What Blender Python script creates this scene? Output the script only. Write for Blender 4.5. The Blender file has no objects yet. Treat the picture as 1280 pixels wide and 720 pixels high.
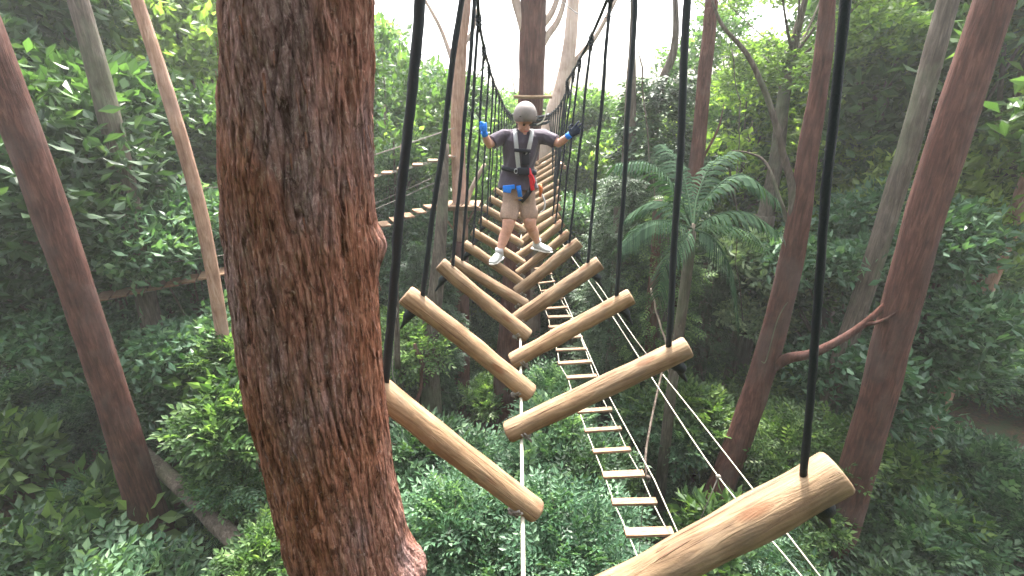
import bpy, math, random
import numpy as np
from mathutils import Vector, Matrix, Euler, noise
C = bpy.context.scene.collection
R = math.radians
F = 565.0; PITCH = R(20)
cp, sp = math.cos(PITCH), math.sin(PITCH)
rng = np.random.default_rng(7)
random.seed(7)

# ------------------------------------------------------------------ placing helpers (camera at the origin, looking along +Y, 20 deg down)
def ray(px, py):
    u, v = (px-640)/F, (360-py)/F
    return Vector((u, cp+v*sp, -sp+v*cp))
def at(px, py, Y):
    r = ray(px, py); return r*(Y/r.y)
def at_z(px, py, z):
    r = ray(px, py); return r*(z/r.z)
def deck_z(Y):
    return -1.70 if Y < 5 else -1.70+0.80*((Y-5)/7.3)**1.5
def at_deck(px, py):
    r = ray(px, py); Y = 5
    for _ in range(60):
        Y = 0.5*Y+0.5*(deck_z(Y)/r.z*r.y)
    return r*(Y/r.y)
def ground_z(x, y):
    z = -9.6+0.16*max(0, abs(x-1)-5)+0.13*max(0, y-15)
    z += 0.5*noise.noise(Vector((x*.15, y*.15, 0)))+0.15*noise.noise(Vector((x*.6, y*.6, 3)))
    return z

# ------------------------------------------------------------------ tags
def tag(o, label=None, cat=None, group=None, kind=None):
    if label: o['label'] = label
    if cat: o['category'] = cat
    if group: o['group'] = group
    if kind: o['kind'] = kind
    return o
def empty(name, loc, label=None, cat=None, group=None):
    o = bpy.data.objects.new(name, None); C.objects.link(o); o.location = loc
    o.empty_display_size = .2
    return tag(o, label, cat, group)
def link(name, me, mat=None, parent=None, loc=None):
    o = bpy.data.objects.new(name, me); C.objects.link(o)
    if mat and not me.materials: me.materials.append(mat)
    if parent: o.parent = parent
    if loc is not None: o.location = loc
    return o
def npmesh(name, v, f, var=None, smooth=True):
    """v (n,3), f (m,k) arrays"""
    v = np.asarray(v, dtype=np.float32); f = np.asarray(f, dtype=np.int32)
    me = bpy.data.meshes.new(name)
    me.vertices.add(len(v)); me.vertices.foreach_set('co', v.ravel())
    m, k = f.shape
    me.loops.add(m*k); me.loops.foreach_set('vertex_index', f.ravel())
    me.polygons.add(m)
    me.polygons.foreach_set('loop_start', np.arange(0, m*k, k, dtype=np.int32))
    me.polygons.foreach_set('loop_total', np.full(m, k, dtype=np.int32))
    me.polygons.foreach_set('use_smooth', np.full(m, smooth, dtype=bool))
    if var is not None:
        a = me.attributes.new('var', 'FLOAT', 'POINT'); a.data.foreach_set('value', np.asarray(var, dtype=np.float32))
    me.update(calc_edges=True)
    return me

class Geo:
    def __init__(s): s.v = []; s.f = []
    def add(s, vs, fs):
        b = len(s.v); s.v += [tuple(v) for v in vs]; s.f += [tuple(i+b for i in f) for f in fs]
    def tube(s, pts, rad, seg=8, cap=True, ref=None, lump=0, lf=6, phase=0):
        pts = [Vector(p) for p in pts]
        n = len(pts)
        if not isinstance(rad, (list, tuple)): rad = [rad]*n
        rings = []
        up = Vector(ref) if ref else None
        prev = None
        for i, p in enumerate(pts):
            t = (pts[min(i+1, n-1)]-pts[max(i-1, 0)]).normalized()
            if up: a = up-t*up.dot(t)
            elif prev is None:
                h = Vector((0, 0, 1)) if abs(t.z) < .9 else Vector((1, 0, 0)); a = h.cross(t)
            else: a = prev-t*prev.dot(t)
            a.normalize(); prev = a; b = t.cross(a)
            r = rad[i]; ra, rb = (r if isinstance(r, (tuple, list)) else (r, r))
            ring = []
            for k in range(seg):
                th = 2*math.pi*k/seg
                d = a*math.cos(th)*ra+b*math.sin(th)*rb
                if lump:
                    q = p+d; d = d*(1+lump*noise.noise(Vector((q.x*lf, q.y*lf, q.z*lf*.5+phase))))
                ring.append(p+d)
            rings += ring
        fs = []
        for i in range(n-1):
            for k in range(seg):
                k2 = (k+1) % seg
                fs.append((i*seg+k, i*seg+k2, (i+1)*seg+k2, (i+1)*seg+k))
        if cap:
            fs.append(tuple(range(seg))[::-1]); fs.append(tuple((n-1)*seg+k for k in range(seg)))
        s.add(rings, fs)
    def ell(s, c, r, M=None, nu=16, nv=10):
        vs = []; c = Vector(c)
        M = M or Matrix.Identity(3)
        for j in range(1, nv):
            ph = math.pi*j/nv
            for i in range(nu):
                th = 2*math.pi*i/nu
                vs.append(c+M@Vector((r[0]*math.sin(ph)*math.cos(th), r[1]*math.sin(ph)*math.sin(th), r[2]*math.cos(ph))))
        top = len(vs); vs.append(c+M@Vector((0, 0, r[2]))); bot = top+1; vs.append(c-M@Vector((0, 0, r[2])))
        fs = []
        for j in range(nv-2):
            for i in range(nu):
                i2 = (i+1) % nu
                fs.append((j*nu+i, (j+1)*nu+i, (j+1)*nu+i2, j*nu+i2))
        for i in range(nu):
            i2 = (i+1) % nu
            fs.append((top, i, i2)); fs.append((bot, (nv-2)*nu+i2, (nv-2)*nu+i))
        s.add(vs, fs)
    def box(s, c, d, M=None):
        c = Vector(c); M = M or Matrix.Identity(3); vs = []
        for x in (-1, 1):
            for y in (-1, 1):
                for z in (-1, 1): vs.append(c+M@Vector((x*d[0]/2, y*d[1]/2, z*d[2]/2)))
        s.add(vs, [(0, 1, 3, 2), (4, 6, 7, 5), (0, 4, 5, 1), (2, 3, 7, 6), (0, 2, 6, 4), (1, 5, 7, 3)])
    def ribbon(s, pts, nors, w, t):
        """a flat strap following pts, with outward normals"""
        pts = [Vector(p) for p in pts]; n = len(pts); vs = []
        for i, p in enumerate(pts):
            tt = (pts[min(i+1, n-1)]-pts[max(i-1, 0)]).normalized(); N = Vector(nors[i]).normalized()
            sd = tt.cross(N).normalized()
            vs += [p+sd*w/2, p-sd*w/2, p-sd*w/2+N*t, p+sd*w/2+N*t]
        fs = []
        for i in range(n-1):
            for k in range(4):
                k2 = (k+1) % 4; fs.append((i*4+k, i*4+k2, (i+1)*4+k2, (i+1)*4+k))
        fs += [(3, 2, 1, 0), tuple((n-1)*4+k for k in range(4))]
        s.add(vs, fs)
    def mesh(s, name, mat=None, smooth=True):
        me = bpy.data.meshes.new(name); me.from_pydata(s.v, [], s.f)
        if smooth: me.polygons.foreach_set('use_smooth', [True]*len(me.polygons))
        if mat: me.materials.append(mat)
        me.update(); return me
    def obj(s, name, mat, parent=None, smooth=True, bevel=0, remesh=0, smooths=4, loc=None):
        me = s.mesh(name, mat, smooth)
        o = link(name, me, None, None)
        if parent:
            o.parent = parent
            if loc is None: o.location = -parent.location      # vertices are given in world space
        if loc is not None: o.location = loc
        if bevel:
            b = o.modifiers.new('bevel', 'BEVEL'); b.width = bevel; b.segments = 2; b.limit_method = 'ANGLE'
        if remesh:
            r = o.modifiers.new('remesh', 'REMESH'); r.mode = 'VOXEL'; r.voxel_size = remesh; r.use_smooth_shade = True
            if smooths:
                m = o.modifiers.new('smooth', 'SMOOTH'); m.factor = .5; m.iterations = smooths
        return o

def spline(P, n):
    """Catmull-Rom through P"""
    P = [Vector(p) for p in P]; out = []
    Q = [2*P[0]-P[1]]+P+[2*P[-1]-P[-2]]
    for i in range(len(P)-1):
        a, b, c, d = Q[i:i+4]
        for k in range(n):
            t = k/n
            out.append(.5*((2*b)+(c-a)*t+(2*a-5*b+4*c-d)*t*t+(3*b-a-3*c+d)*t**3))
    out.append(P[-1]); return out
def lerp(a, b, t): return a+(b-a)*t
def interp(x, xs, ys): return float(np.interp(x, xs, ys))

# ------------------------------------------------------------------ materials
class NT:
    def __init__(s, name):
        s.m = bpy.data.materials.new(name); s.m.use_nodes = True; s.t = s.m.node_tree; s.t.nodes.clear()
        s.out = s.n('ShaderNodeOutputMaterial')
    def n(s, ty, **kw):
        nd = s.t.nodes.new(ty)
        for k, v in kw.items():
            if k in nd.inputs.keys() if hasattr(nd, 'inputs') else False: nd.inputs[k].default_value = v
            else: setattr(nd, k, v)
        return nd
    def l(s, a, b): s.t.links.new(a, b)
    def coord(s, scale, kind='Object', rot=(0, 0, 0)):
        tc = s.n('ShaderNodeTexCoord'); mp = s.n('ShaderNodeMapping'); mp.inputs['Scale'].default_value = scale
        mp.inputs['Rotation'].default_value = rot
        s.l(tc.outputs[kind], mp.inputs['Vector']); return mp.outputs['Vector']
    def noise(s, vec, scale=1, detail=4, rough=.55, dist=0):
        x = s.n('ShaderNodeTexNoise'); x.inputs['Scale'].default_value = scale; x.inputs['Detail'].default_value = detail
        x.inputs['Roughness'].default_value = rough; x.inputs['Distortion'].default_value = dist
        s.l(vec, x.inputs['Vector']); return x.outputs['Fac']
    def ramp(s, fac, stops):
        r = s.n('ShaderNodeValToRGB'); e = r.color_ramp.elements
        while len(e) < len(stops): e.new(.5)
        for i, (p, c) in enumerate(stops): e[i].position = p; e[i].color = (*c, 1)
        s.l(fac, r.inputs['Fac']); return r.outputs['Color']
    def mix(s, fac, a, b, mode='MIX'):
        x = s.n('ShaderNodeMix'); x.data_type = 'RGBA'; x.blend_type = mode
        for sock, val in ((x.inputs[0], fac), (x.inputs[6], a), (x.inputs[7], b)):
            if isinstance(val, (int, float)): sock.default_value = val
            elif isinstance(val, tuple): sock.default_value = (*val, 1)
            else: s.l(val, sock)
        return x.outputs[2]
    def bump(s, h, dist, strength=1, normal=None):
        b = s.n('ShaderNodeBump'); b.inputs['Distance'].default_value = dist; b.inputs['Strength'].default_value = strength
        s.l(h, b.inputs['Height'])
        if normal: s.l(normal, b.inputs['Normal'])
        return b.outputs['Normal']
    def bsdf(s, col, rough=.8, normal=None, metal=0, spec=.3, sheen=0, sss=0):
        b = s.n('ShaderNodeBsdfPrincipled')
        if isinstance(col, tuple): b.inputs['Base Color'].default_value = (*col, 1)
        else: s.l(col, b.inputs['Base Color'])
        b.inputs['Roughness'].default_value = rough; b.inputs['Metallic'].default_value = metal
        b.inputs['Specular IOR Level'].default_value = spec
        b.inputs['Sheen Weight'].default_value = sheen
        if sss: b.inputs['Subsurface Weight'].default_value = sss; b.inputs['Subsurface Radius'].default_value = (.02, .008, .004)
        if normal: s.l(normal, b.inputs['Normal'])
        s.l(b.outputs[0], s.out.inputs['Surface']); return s.m

def mat_bark(name, stops, k=1.0, bd=.01, patch=None, vs=.11):
    t = NT(name)
    v = t.coord((k, k, k*vs)); v2 = t.coord((k, k, k*.5))
    n1 = t.noise(v, 42, 8, .68, .9); n2 = t.noise(v2, 3.2, 5, .6, .3); n3 = t.noise(v, 90, 4, .7)
    c = t.ramp(n1, stops)
    if patch:
        pm = t.ramp(n2, [(.50, (0, 0, 0)), (.66, (1, 1, 1))]); c = t.mix(pm, c, t.mix(.75, c, patch))
    n4 = t.noise(t.coord((k, k, k*.8)), 7, 6, .6)
    c = t.mix(.9, c, t.ramp(n4, [(.3, (.55, .5, .48)), (.6, (1, 1, 1))]), 'MULTIPLY')
    b = t.bump(n1, bd); b = t.bump(n3, bd*.35, 1, b)
    return t.bsdf(c, .92, b, spec=.15)
BARK_BIG = mat_bark('red_fibrous_bark', [(.30, (.05, .020, .013)), (.40, (.14, .055, .034)), (.52, (.23, .10, .062)), (.62, (.32, .17, .115)), (.75, (.46, .33, .27))], 1.0, .008, (.27, .20, .205))
def mat_bigbark():
    t = NT('red_fibrous_bark')
    dv = t.coord((1, 1, .6)); wn = t.n('ShaderNodeTexNoise'); wn.inputs['Scale'].default_value = 7; wn.inputs['Detail'].default_value = 3; t.l(dv, wn.inputs['Vector'])
    tc = t.n('ShaderNodeTexCoord'); sc_ = t.n('ShaderNodeVectorMath', operation='SCALE'); t.l(wn.outputs['Color'], sc_.inputs[0]); sc_.inputs['Scale'].default_value = .02
    ad = t.n('ShaderNodeVectorMath', operation='ADD'); t.l(tc.outputs['Object'], ad.inputs[0]); t.l(sc_.outputs[0], ad.inputs[1])
    def mp(sc):
        m = t.n('ShaderNodeMapping'); m.inputs['Scale'].default_value = sc; t.l(ad.outputs[0], m.inputs['Vector']); return m.outputs['Vector']
    fib = t.noise(mp((1, 1, .17)), 105, 7, .74, .5); pl = t.noise(mp((1, 1, .26)), 46, 7, .72, .8); flk = t.noise(mp((1, 1, .45)), 95, 5, .75, 1.2)
    big = t.noise(t.coord((1, 1, .45)), 4.2, 5, .6, .4); rust = t.noise(t.coord((1, 1, .5), rot=(0, 0, 1)), 2.6, 4, .6, .3)
    c = t.ramp(fib, [(.30, (.085, .040, .030)), (.43, (.22, .095, .068)), (.55, (.34, .165, .120)), (.70, (.48, .31, .24))])
    c = t.mix(t.ramp(big, [(.48, (0, 0, 0)), (.62, (.8, .8, .8))]), c, t.ramp(flk, [(.32, (.11, .070, .068)), (.5, (.25, .165, .16)), (.68, (.42, .32, .31))]))
    c = t.mix(t.ramp(rust, [(.46, (0, 0, 0)), (.62, (.7, .7, .7))]), c, t.ramp(fib, [(.32, (.09, .033, .019)), (.5, (.28, .105, .056)), (.68, (.46, .21, .12))]))
    cr = t.ramp(pl, [(.38, (1, 1, 1)), (.46, (0, 0, 0))]); c = t.mix(cr, c, t.mix(.75, c, (.03, .012, .008)))
    vo = t.n('ShaderNodeTexVoronoi'); vo.feature = 'DISTANCE_TO_EDGE'; vo.inputs['Scale'].default_value = 1; t.l(mp((58, 58, 8)), vo.inputs['Vector'])
    vc = t.ramp(vo.outputs['Distance'], [(.0, (1, 1, 1)), (.085, (0, 0, 0))]); c = t.mix(vc, c, t.mix(.45, c, (.035, .015, .010)))
    hi = t.ramp(flk, [(.58, (0, 0, 0)), (.70, (.7, .7, .7))]); c = t.mix(hi, c, (.54, .40, .34))
    b = t.bump(t.ramp(vo.outputs['Distance'], [(0, (0, 0, 0)), (.16, (1, 1, 1))]), .006); b = t.bump(pl, .013, 1, b); b = t.bump(fib, .007, 1, b); b = t.bump(flk, .004, 1, b)
    return t.bsdf(c, .93, b, spec=.12)
BARK_BIG = mat_bigbark()
BARK_RED = mat_bark('red_brown_bark', [(.3, (.028, .012, .009)), (.5, (.085, .034, .026)), (.7, (.15, .072, .058))], .45, .03, (.10, .065, .06))
BARK_TAN = mat_bark('tan_bark', [(.3, (.16, .085, .055)), (.5, (.30, .18, .125)), (.75, (.44, .31, .24))], .4, .015, (.36, .25, .21))
BARK_GREY = mat_bark('grey_bark', [(.3, (.035, .028, .022)), (.5, (.095, .075, .062)), (.75, (.20, .175, .145))], .4, .03, (.11, .13, .08))
BARK_PALE = mat_bark('pale_smooth_bark', [(.3, (.30, .22, .18)), (.55, (.45, .35, .29)), (.8, (.58, .49, .42))], .3, .006, (.36, .28, .25))

def mat_wood(name, a, b, c, k=1.0):
    t = NT(name)
    v = t.coord((.55*k, 6*k, 6*k)); v1 = t.coord((1, 1, 1))
    inf = t.n('ShaderNodeObjectInfo')
    vr = t.n('ShaderNodeVectorMath', operation='ADD'); t.l(v, vr.inputs[0]); t.l(inf.outputs['Random'], vr.inputs[1])
    sc = t.n('ShaderNodeVectorMath', operation='SCALE'); t.l(vr.outputs[0], sc.inputs[0]); sc.inputs['Scale'].default_value = 1
    n1 = t.noise(vr.outputs[0], 6, 8, .62, .8)
    col = t.ramp(n1, [(.28, a), (.48, b), (.72, c)])
    n2 = t.noise(v1, 5, 5, .6, .2)
    col = t.mix(.8, col, t.ramp(n2, [(.3, (.62, .55, .48)), (.55, (1, 1, 1))]), 'MULTIPLY')
    # knots
    vo = t.n('ShaderNodeTexVoronoi'); vo.inputs['Scale'].default_value = 1.0
    vk = t.coord((3.2, 9, 9)); t.l(vk, vo.inputs['Vector'])
    kn = t.ramp(vo.outputs['Distance'], [(.15, (1, 1, 1)), (.24, (0, 0, 0))])
    col = t.mix(kn, col, t.mix(.75, col, (.13, .055, .025)))
    # drying cracks
    vc = t.coord((.35, 14, 14)); n3 = t.noise(vc, 3, 3, .5, .4)
    cr = t.ramp(n3, [(.355, (1, 1, 1)), (.385, (0, 0, 0))])
    stn = t.ramp(t.noise(t.coord((1.3, 2.5, 2.5)), 4, 6, .7), [(.50, (0, 0, 0)), (.68, (.8, .8, .8))]); col = t.mix(stn, col, t.mix(.55, col, (.09, .075, .06)))
    col = t.mix(cr, col, t.mix(.7, col, (.10, .05, .03)))
    tcn = t.n('ShaderNodeTexCoord'); sx = t.n('ShaderNodeSeparateXYZ'); t.l(tcn.outputs['Normal'], sx.inputs[0]); ab = t.n('ShaderNodeMath', operation='ABSOLUTE'); t.l(sx.outputs[0], ab.inputs[0])
    wv = t.n('ShaderNodeTexWave'); wv.wave_type = 'RINGS'; wv.rings_direction = 'X'; wv.inputs['Scale'].default_value = 38; wv.inputs['Distortion'].default_value = 1.5; t.l(t.coord((0, 1, 1)), wv.inputs['Vector'])
    endc = t.ramp(wv.outputs['Fac'], [(.2, (a[0]*.8, a[1]*.75, a[2]*.9)), (.8, (b[0]*.85, b[1]*.8, b[2]*.9))]); col = t.mix(t.ramp(ab.outputs[0], [(.80, (0, 0, 0)), (.92, (1, 1, 1))]), col, endc)
    vt = t.mix(inf.outputs['Random'], (.78, .76, .76), (1.12, 1.06, 1.0)); col = t.mix(1, col, vt, 'MULTIPLY')
    bm = t.bump(n1, .007); bm = t.bump(n2, .012, .6, bm); bm = t.bump(cr, .004, -1 if False else 1, bm)
    return t.bsdf(col, .72, bm, spec=.25)
WOOD = mat_wood('pale_peeled_pine', (.10, .062, .036), (.205, .138, .082), (.29, .210, .132))
PLANK = mat_wood('light_plank', (.15, .085, .05), (.235, .15, .095), (.31, .215, .145), 1.3)

def mat_simple(name, col, rough=.7, bs=0, bd=.002, col2=None, **kw):
    t = NT(name); v = t.coord((1, 1, 1)); n = t.noise(v, bs or 60, 5, .6)
    c = t.ramp(n, [(.3, tuple(x*.8 for x in col)), (.7, col2 or tuple(min(1, x*1.15) for x in col))])
    return t.bsdf(c, rough, t.bump(n, bd), **kw)
BLACK = mat_simple('black_rope', (.008, .012, .016), .65, 220, .003, spec=.3)
ROPE = mat_simple('cream_rope', (.36, .34, .27), .85, 180, .003)
ROPE_GREY = mat_simple('grey_rope', (.17, .155, .135), .9, 160, .003)
SKIN = mat_simple('skin', (.42, .23, .17), .5, 30, .0005, sss=.1)
HAIR = mat_simple('hair', (.12, .07, .04), .8, 200, .002)
SHIRT = mat_simple('purple_grey_cotton', (.050, .038, .056), .9, 90, .003, sheen=.2)
SHORTS = mat_simple('beige_cotton', (.26, .18, .14), .9, 70, .003)
HELMET = mat_simple('dull_helmet_plastic', (.15, .128, .12), .55, 14, .0006)
STRAPG = mat_simple('light_grey_webbing', (.36, .36, .37), .8, 160, .001)
STRAPK = mat_simple('black_webbing', (.012, .012, .02), .8, 160, .001)
BLUE = mat_simple('blue_fabric', (.01, .16, .62), .6, 90, .001)
RED = mat_simple('red_webbing', (.62, .02, .035), .6, 90, .001)
NAVY = mat_simple('dark_glove_fabric', (.012, .018, .035), .75, 90, .001)
SHOE = mat_simple('pale_trainer', (.33, .34, .33), .7, 60, .001)
SOLE = mat_simple('sole_rubber', (.62, .60, .56), .7, 60, .001)
METAL = mat_simple('brushed_metal', (.55, .56, .58), .35, 60, .0005, metal=1)
EYE = mat_simple('dark_eye', (.03, .02, .015), .3, 60, .0005)

def mat_leaf(name, dark, mid, light, trans=.35, rough=.5):
    t = NT(name)
    at_ = t.n('ShaderNodeAttribute', attribute_name='var')
    inf = t.n('ShaderNodeObjectInfo')
    c = t.ramp(at_.outputs['Fac'], [(0, dark), (.55, mid), (1, light)])
    c = t.mix(1, c, t.mix(inf.outputs['Random'], (.82, .88, .85), (1.15, 1.1, 1.0)), 'MULTIPLY')
    b = t.n('ShaderNodeBsdfPrincipled'); t.l(c, b.inputs['Base Color']); b.inputs['Roughness'].default_value = rough
    b.inputs['Specular IOR Level'].default_value = .35 if rough < .6 else .12
    tr = t.n('ShaderNodeBsdfTranslucent'); t.l(t.mix(1, c, (1.3, 1.45, .6), 'MULTIPLY'), tr.inputs['Color'])
    mx = t.n('ShaderNodeMixShader'); mx.inputs[0].default_value = trans
    t.l(b.outputs[0], mx.inputs[1]); t.l(tr.outputs[0], mx.inputs[2]); t.l(mx.outputs[0], t.out.inputs['Surface'])
    return t.m
L_COOL = mat_leaf('cool_green_leaves', (.016, .046, .024), (.075, .150, .088), (.19, .29, .19), .35, .42)
L_MID = mat_leaf('mid_green_leaves', (.024, .055, .020), (.075, .140, .052), (.19, .28, .11), .45, .42)
L_BRIGHT = mat_leaf('bright_yellow_green_leaves', (.06, .11, .03), (.18, .27, .075), (.33, .42, .13), .6)
L_DARK = mat_leaf('dark_green_leaves', (.010, .026, .012), (.034, .072, .034), (.085, .14, .07), .25)
L_PALE = mat_leaf('pale_grey_green_leaves', (.05, .085, .05), (.20, .27, .17), (.38, .45, .30), .35)
L_OLIVE = mat_leaf('olive_green_leaves', (.05, .085, .03), (.15, .22, .07), (.27, .36, .12), .55)
L_PALM = mat_leaf('palm_green', (.007, .022, .011), (.020, .050, .026), (.050, .090, .050), .2, .8)

# ------------------------------------------------------------------ foliage
def spray_pinnate(pairs=4, L=.34, ll=.10, lw=.045):
    V = []; Fc = []
    def leaf(base, d, up, l, w):
        d = d/np.linalg.norm(d); s = np.cross(d, up); s /= np.linalg.norm(s); n = np.cross(s, d)
        b = len(V); V.extend([base, base+d*l*.45+s*w/2+n*l*.06, base+d*l-n*l*.10, base+d*l*.45-s*w/2+n*l*.06]); Fc.append((b, b+1, b+2, b+3))
    up = np.array([0, 0, 1.])
    for i in range(pairs):
        t = (i+.7)/(pairs+.3); base = np.array([0, L*t, -.12*L*t*t])
        for s in (-1, 1):
            leaf(base, np.array([s*.9, .65, -.12]), up, ll*(1-.3*abs(t-.5)), lw)
    leaf(np.array([0, L, -.12*L]), np.array([0, 1., -.2]), up, ll, lw)
    return np.array(V), np.array(Fc)
def spray_tuft(n, ll, lw, seed):
    r = np.random.default_rng(seed); V = []; Fc = []
    for i in range(n):
        d = r.normal(size=3); d[1] = abs(d[1]); d /= np.linalg.norm(d); up = r.normal(size=3)
        s = np.cross(d, up); s /= np.linalg.norm(s); nn = np.cross(s, d)
        base = r.normal(size=3)*ll*.45; b = len(V); l = ll*r.uniform(.7, 1.25)
        V.extend([base, base+d*l*.5+s*lw/2+nn*l*.08, base+d*l, base+d*l*.5-s*lw/2+nn*l*.08]); Fc.append((b, b+1, b+2, b+3))
    return np.array(V), np.array(Fc)
def foliage(name, P, D, S, tmpl, bias=None, seed=1):
    """tmpl spray placed at P, pointing along D (its +Y), size S"""
    r = np.random.default_rng(seed); V, Fc = tmpl; N = len(P)
    D = D/np.linalg.norm(D, axis=1, keepdims=True)
    up = np.tile(np.array([0, 0, 1.]), (N, 1))+r.normal(size=(N, 3))*.35
    X = np.cross(D, up); X /= np.linalg.norm(X, axis=1, keepdims=True)+1e-9; Z = np.cross(X, D)
    W = P[:, None, :]+S[:, None, None]*(V[None, :, 0:1]*X[:, None, :]+V[None, :, 1:2]*D[:, None, :]+V[None, :, 2:3]*Z[:, None, :])
    nv = len(V); FF = Fc[None]+(np.arange(N)*nv)[:, None, None]
    nl = nv//4
    cv = r.uniform(.05, .85, N) if bias is None else np.clip(bias+r.normal(size=N)*.15, 0, 1)
    lv = np.clip(cv[:, None]+r.normal(size=(N, nl))*.13, 0, 1)
    return npmesh(name, W.reshape(-1, 3), FF.reshape(-1, 4), np.repeat(lv, 4, axis=1).ravel(), smooth=False)
def lobes_points(lobes, n, seed, up=.45, fill=.35):
    """lobes: (cx,cy,cz,r). points near their surfaces with outward directions"""
    r = np.random.default_rng(seed); L = np.array(lobes); w = L[:, 3]**2; k = r.choice(len(L), n, p=w/w.sum())
    d = r.normal(size=(n, 3)); d[:, 2] = d[:, 2]*.8+.15; d /= np.linalg.norm(d, axis=1, keepdims=True)
    rad = L[k, 3]*(1-fill*r.uniform(0, 1, n)**1.5)*(1+.12*r.normal(size=n))
    P = L[k, :3]+d*rad[:, None]*np.array([1, 1, .8])
    D = d+np.array([0, 0, up])+r.normal(size=(n, 3))*.45
    return P, D, r.uniform(.7, 1.25, n)
PIN = spray_pinnate(); PIN2 = spray_pinnate(3, .26, .13, .07); TUFT = spray_tuft(7, .17, .085, 3); TUFTS = spray_tuft(8, .12, .06, 4)

def bush_mesh(i, kind, mat):
    r = np.random.default_rng(100+i); lob = []
    for k in range(9+i % 3):
        a = r.uniform(0, 2*math.pi); q = r.uniform(0, .75)**.7
        lob.append((q*math.cos(a), q*math.sin(a), .45+r.uniform(-.15, .5)*(1-q*.5), r.uniform(.28, .5)))
    n = {0: 850, 1: 750, 2: 800}[kind]
    P, D, S = lobes_points(lob, n, 200+i)
    me = foliage('shrub_foliage', P, D, S*{0: 1.1, 1: 1.15, 2: 1.1}[kind], [PIN, PIN2, TUFT][kind], seed=i)
    me.materials.append(mat); g = Geo()
    for l in lob:
        e = Vector(l[:3]); m = Vector((e.x*.35, e.y*.35, e.z*.45))
        g.tube(spline([(0, 0, -.15), m, e], 4), [.03-.0028*k for k in range(9)], 5)
        for j in range(3):
            e2 = e+Vector(r.normal(size=3)*l[3]*.6); g.tube([e*.8, e2], [.008, .004], 4)
    return me, g.mesh('shrub_stems', BARK_GREY)
BUSH = [bush_mesh(0, 0, L_COOL), bush_mesh(1, 1, L_MID), bush_mesh(2, 2, L_DARK), bush_mesh(3, 0, L_COOL), bush_mesh(4, 2, L_PALE)]

def fern_mesh(seed, mat):
    r = np.random.default_rng(seed); P = []; D = []; S = []
    for k in range(26):
        a = r.uniform(0, 6.28); L = r.uniform(.6, 1.1); h = r.uniform(.5, 1.0)
        for j in range(11):
            t = (j+1)/11; P.append((math.cos(a)*L*t, math.sin(a)*L*t, h*(1.5*t-1.35*t*t)+.1)); D.append((math.cos(a), math.sin(a), 1.2-2.6*t)); S.append(.62*(1.15-t*.7))
    me = foliage('shrub_foliage', np.array(P), np.array(D), np.array(S), PIN, None, seed); me.materials.append(mat)
    g = Geo(); g.tube([(0, 0, -.2), (0, 0, .15)], [.07, .05], 8); return me, g.mesh('shrub_stems', BARK_GREY)
BROAD = spray_tuft(5, .34, .17, 9)
def broad_mesh(seed, mat):
    r = np.random.default_rng(seed); lob = [(r.uniform(-.6, .6), r.uniform(-.6, .6), .5+r.uniform(-.2, .4), r.uniform(.25, .45)) for _ in range(8)]
    P, D, S = lobes_points(lob, 420, seed); me = foliage('shrub_foliage', P, D, S*.9, BROAD, None, seed); me.materials.append(mat)
    g = Geo()
    for l in lob: g.tube(spline([(0, 0, -.15), (l[0]*.4, l[1]*.4, l[2]*.5), l[:3]], 4), [.03-.0028*k for k in range(9)], 5)
    return me, g.mesh('shrub_stems', BARK_GREY)
BUSH += [fern_mesh(5, L_COOL), broad_mesh(6, L_MID), fern_mesh(7, L_MID)]
def setmat(o, mat):
    if mat is None: return
    o.material_slots[0].link = 'OBJECT'; o.material_slots[0].material = mat
def shrub(loc, s, i, label, group='shrubs of the undergrowth', mat=None, rz=None, sz=1):
    root = empty('shrub', loc, label, 'shrub', group)
    root.rotation_euler.z = random.uniform(0, 6.28) if rz is None else rz; root.scale = (s, s, s*sz)
    a = link('foliage', BUSH[i][0], None, root); setmat(a, mat)
    link('stem', BUSH[i][1], None, root)
    return root, a

# ------------------------------------------------------------------ ground, sky, air
def grid(x0, x1, y0, y1, n, m, zf):
    xs = np.linspace(x0, x1, n); ys = np.linspace(y0, y1, m); v = [(x, y, zf(x, y)) for y in ys for x in xs]
    f = [(j*n+i, j*n+i+1, (j+1)*n+i+1, (j+1)*n+i) for j in range(m-1) for i in range(n-1)]
    return v, f
def mat_soil():
    t = NT('leaf_litter'); v = t.coord((1, 1, 1)); n = t.noise(v, 1.3, 8, .65); n2 = t.noise(v, 14, 6, .7)
    vo = t.n('ShaderNodeTexVoronoi'); vo.inputs['Scale'].default_value = 16; t.l(v, vo.inputs['Vector'])
    c = t.ramp(n2, [(.3, (.028, .018, .011)), (.55, (.075, .046, .026)), (.75, (.15, .10, .06))])
    c = t.mix(.5, c, vo.outputs['Color'], 'MULTIPLY')
    c = t.mix(t.ramp(n, [(.5, (0, 0, 0)), (.65, (1, 1, 1))]), c, (.03, .055, .018))
    return t.bsdf(c, .95, t.bump(n2, .06))
v, f = grid(-110, 110, -25, 260, 150, 160, ground_z)
g = link('ground', npmesh('ground', v, f), mat_soil()); tag(g, kind='structure')

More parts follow.
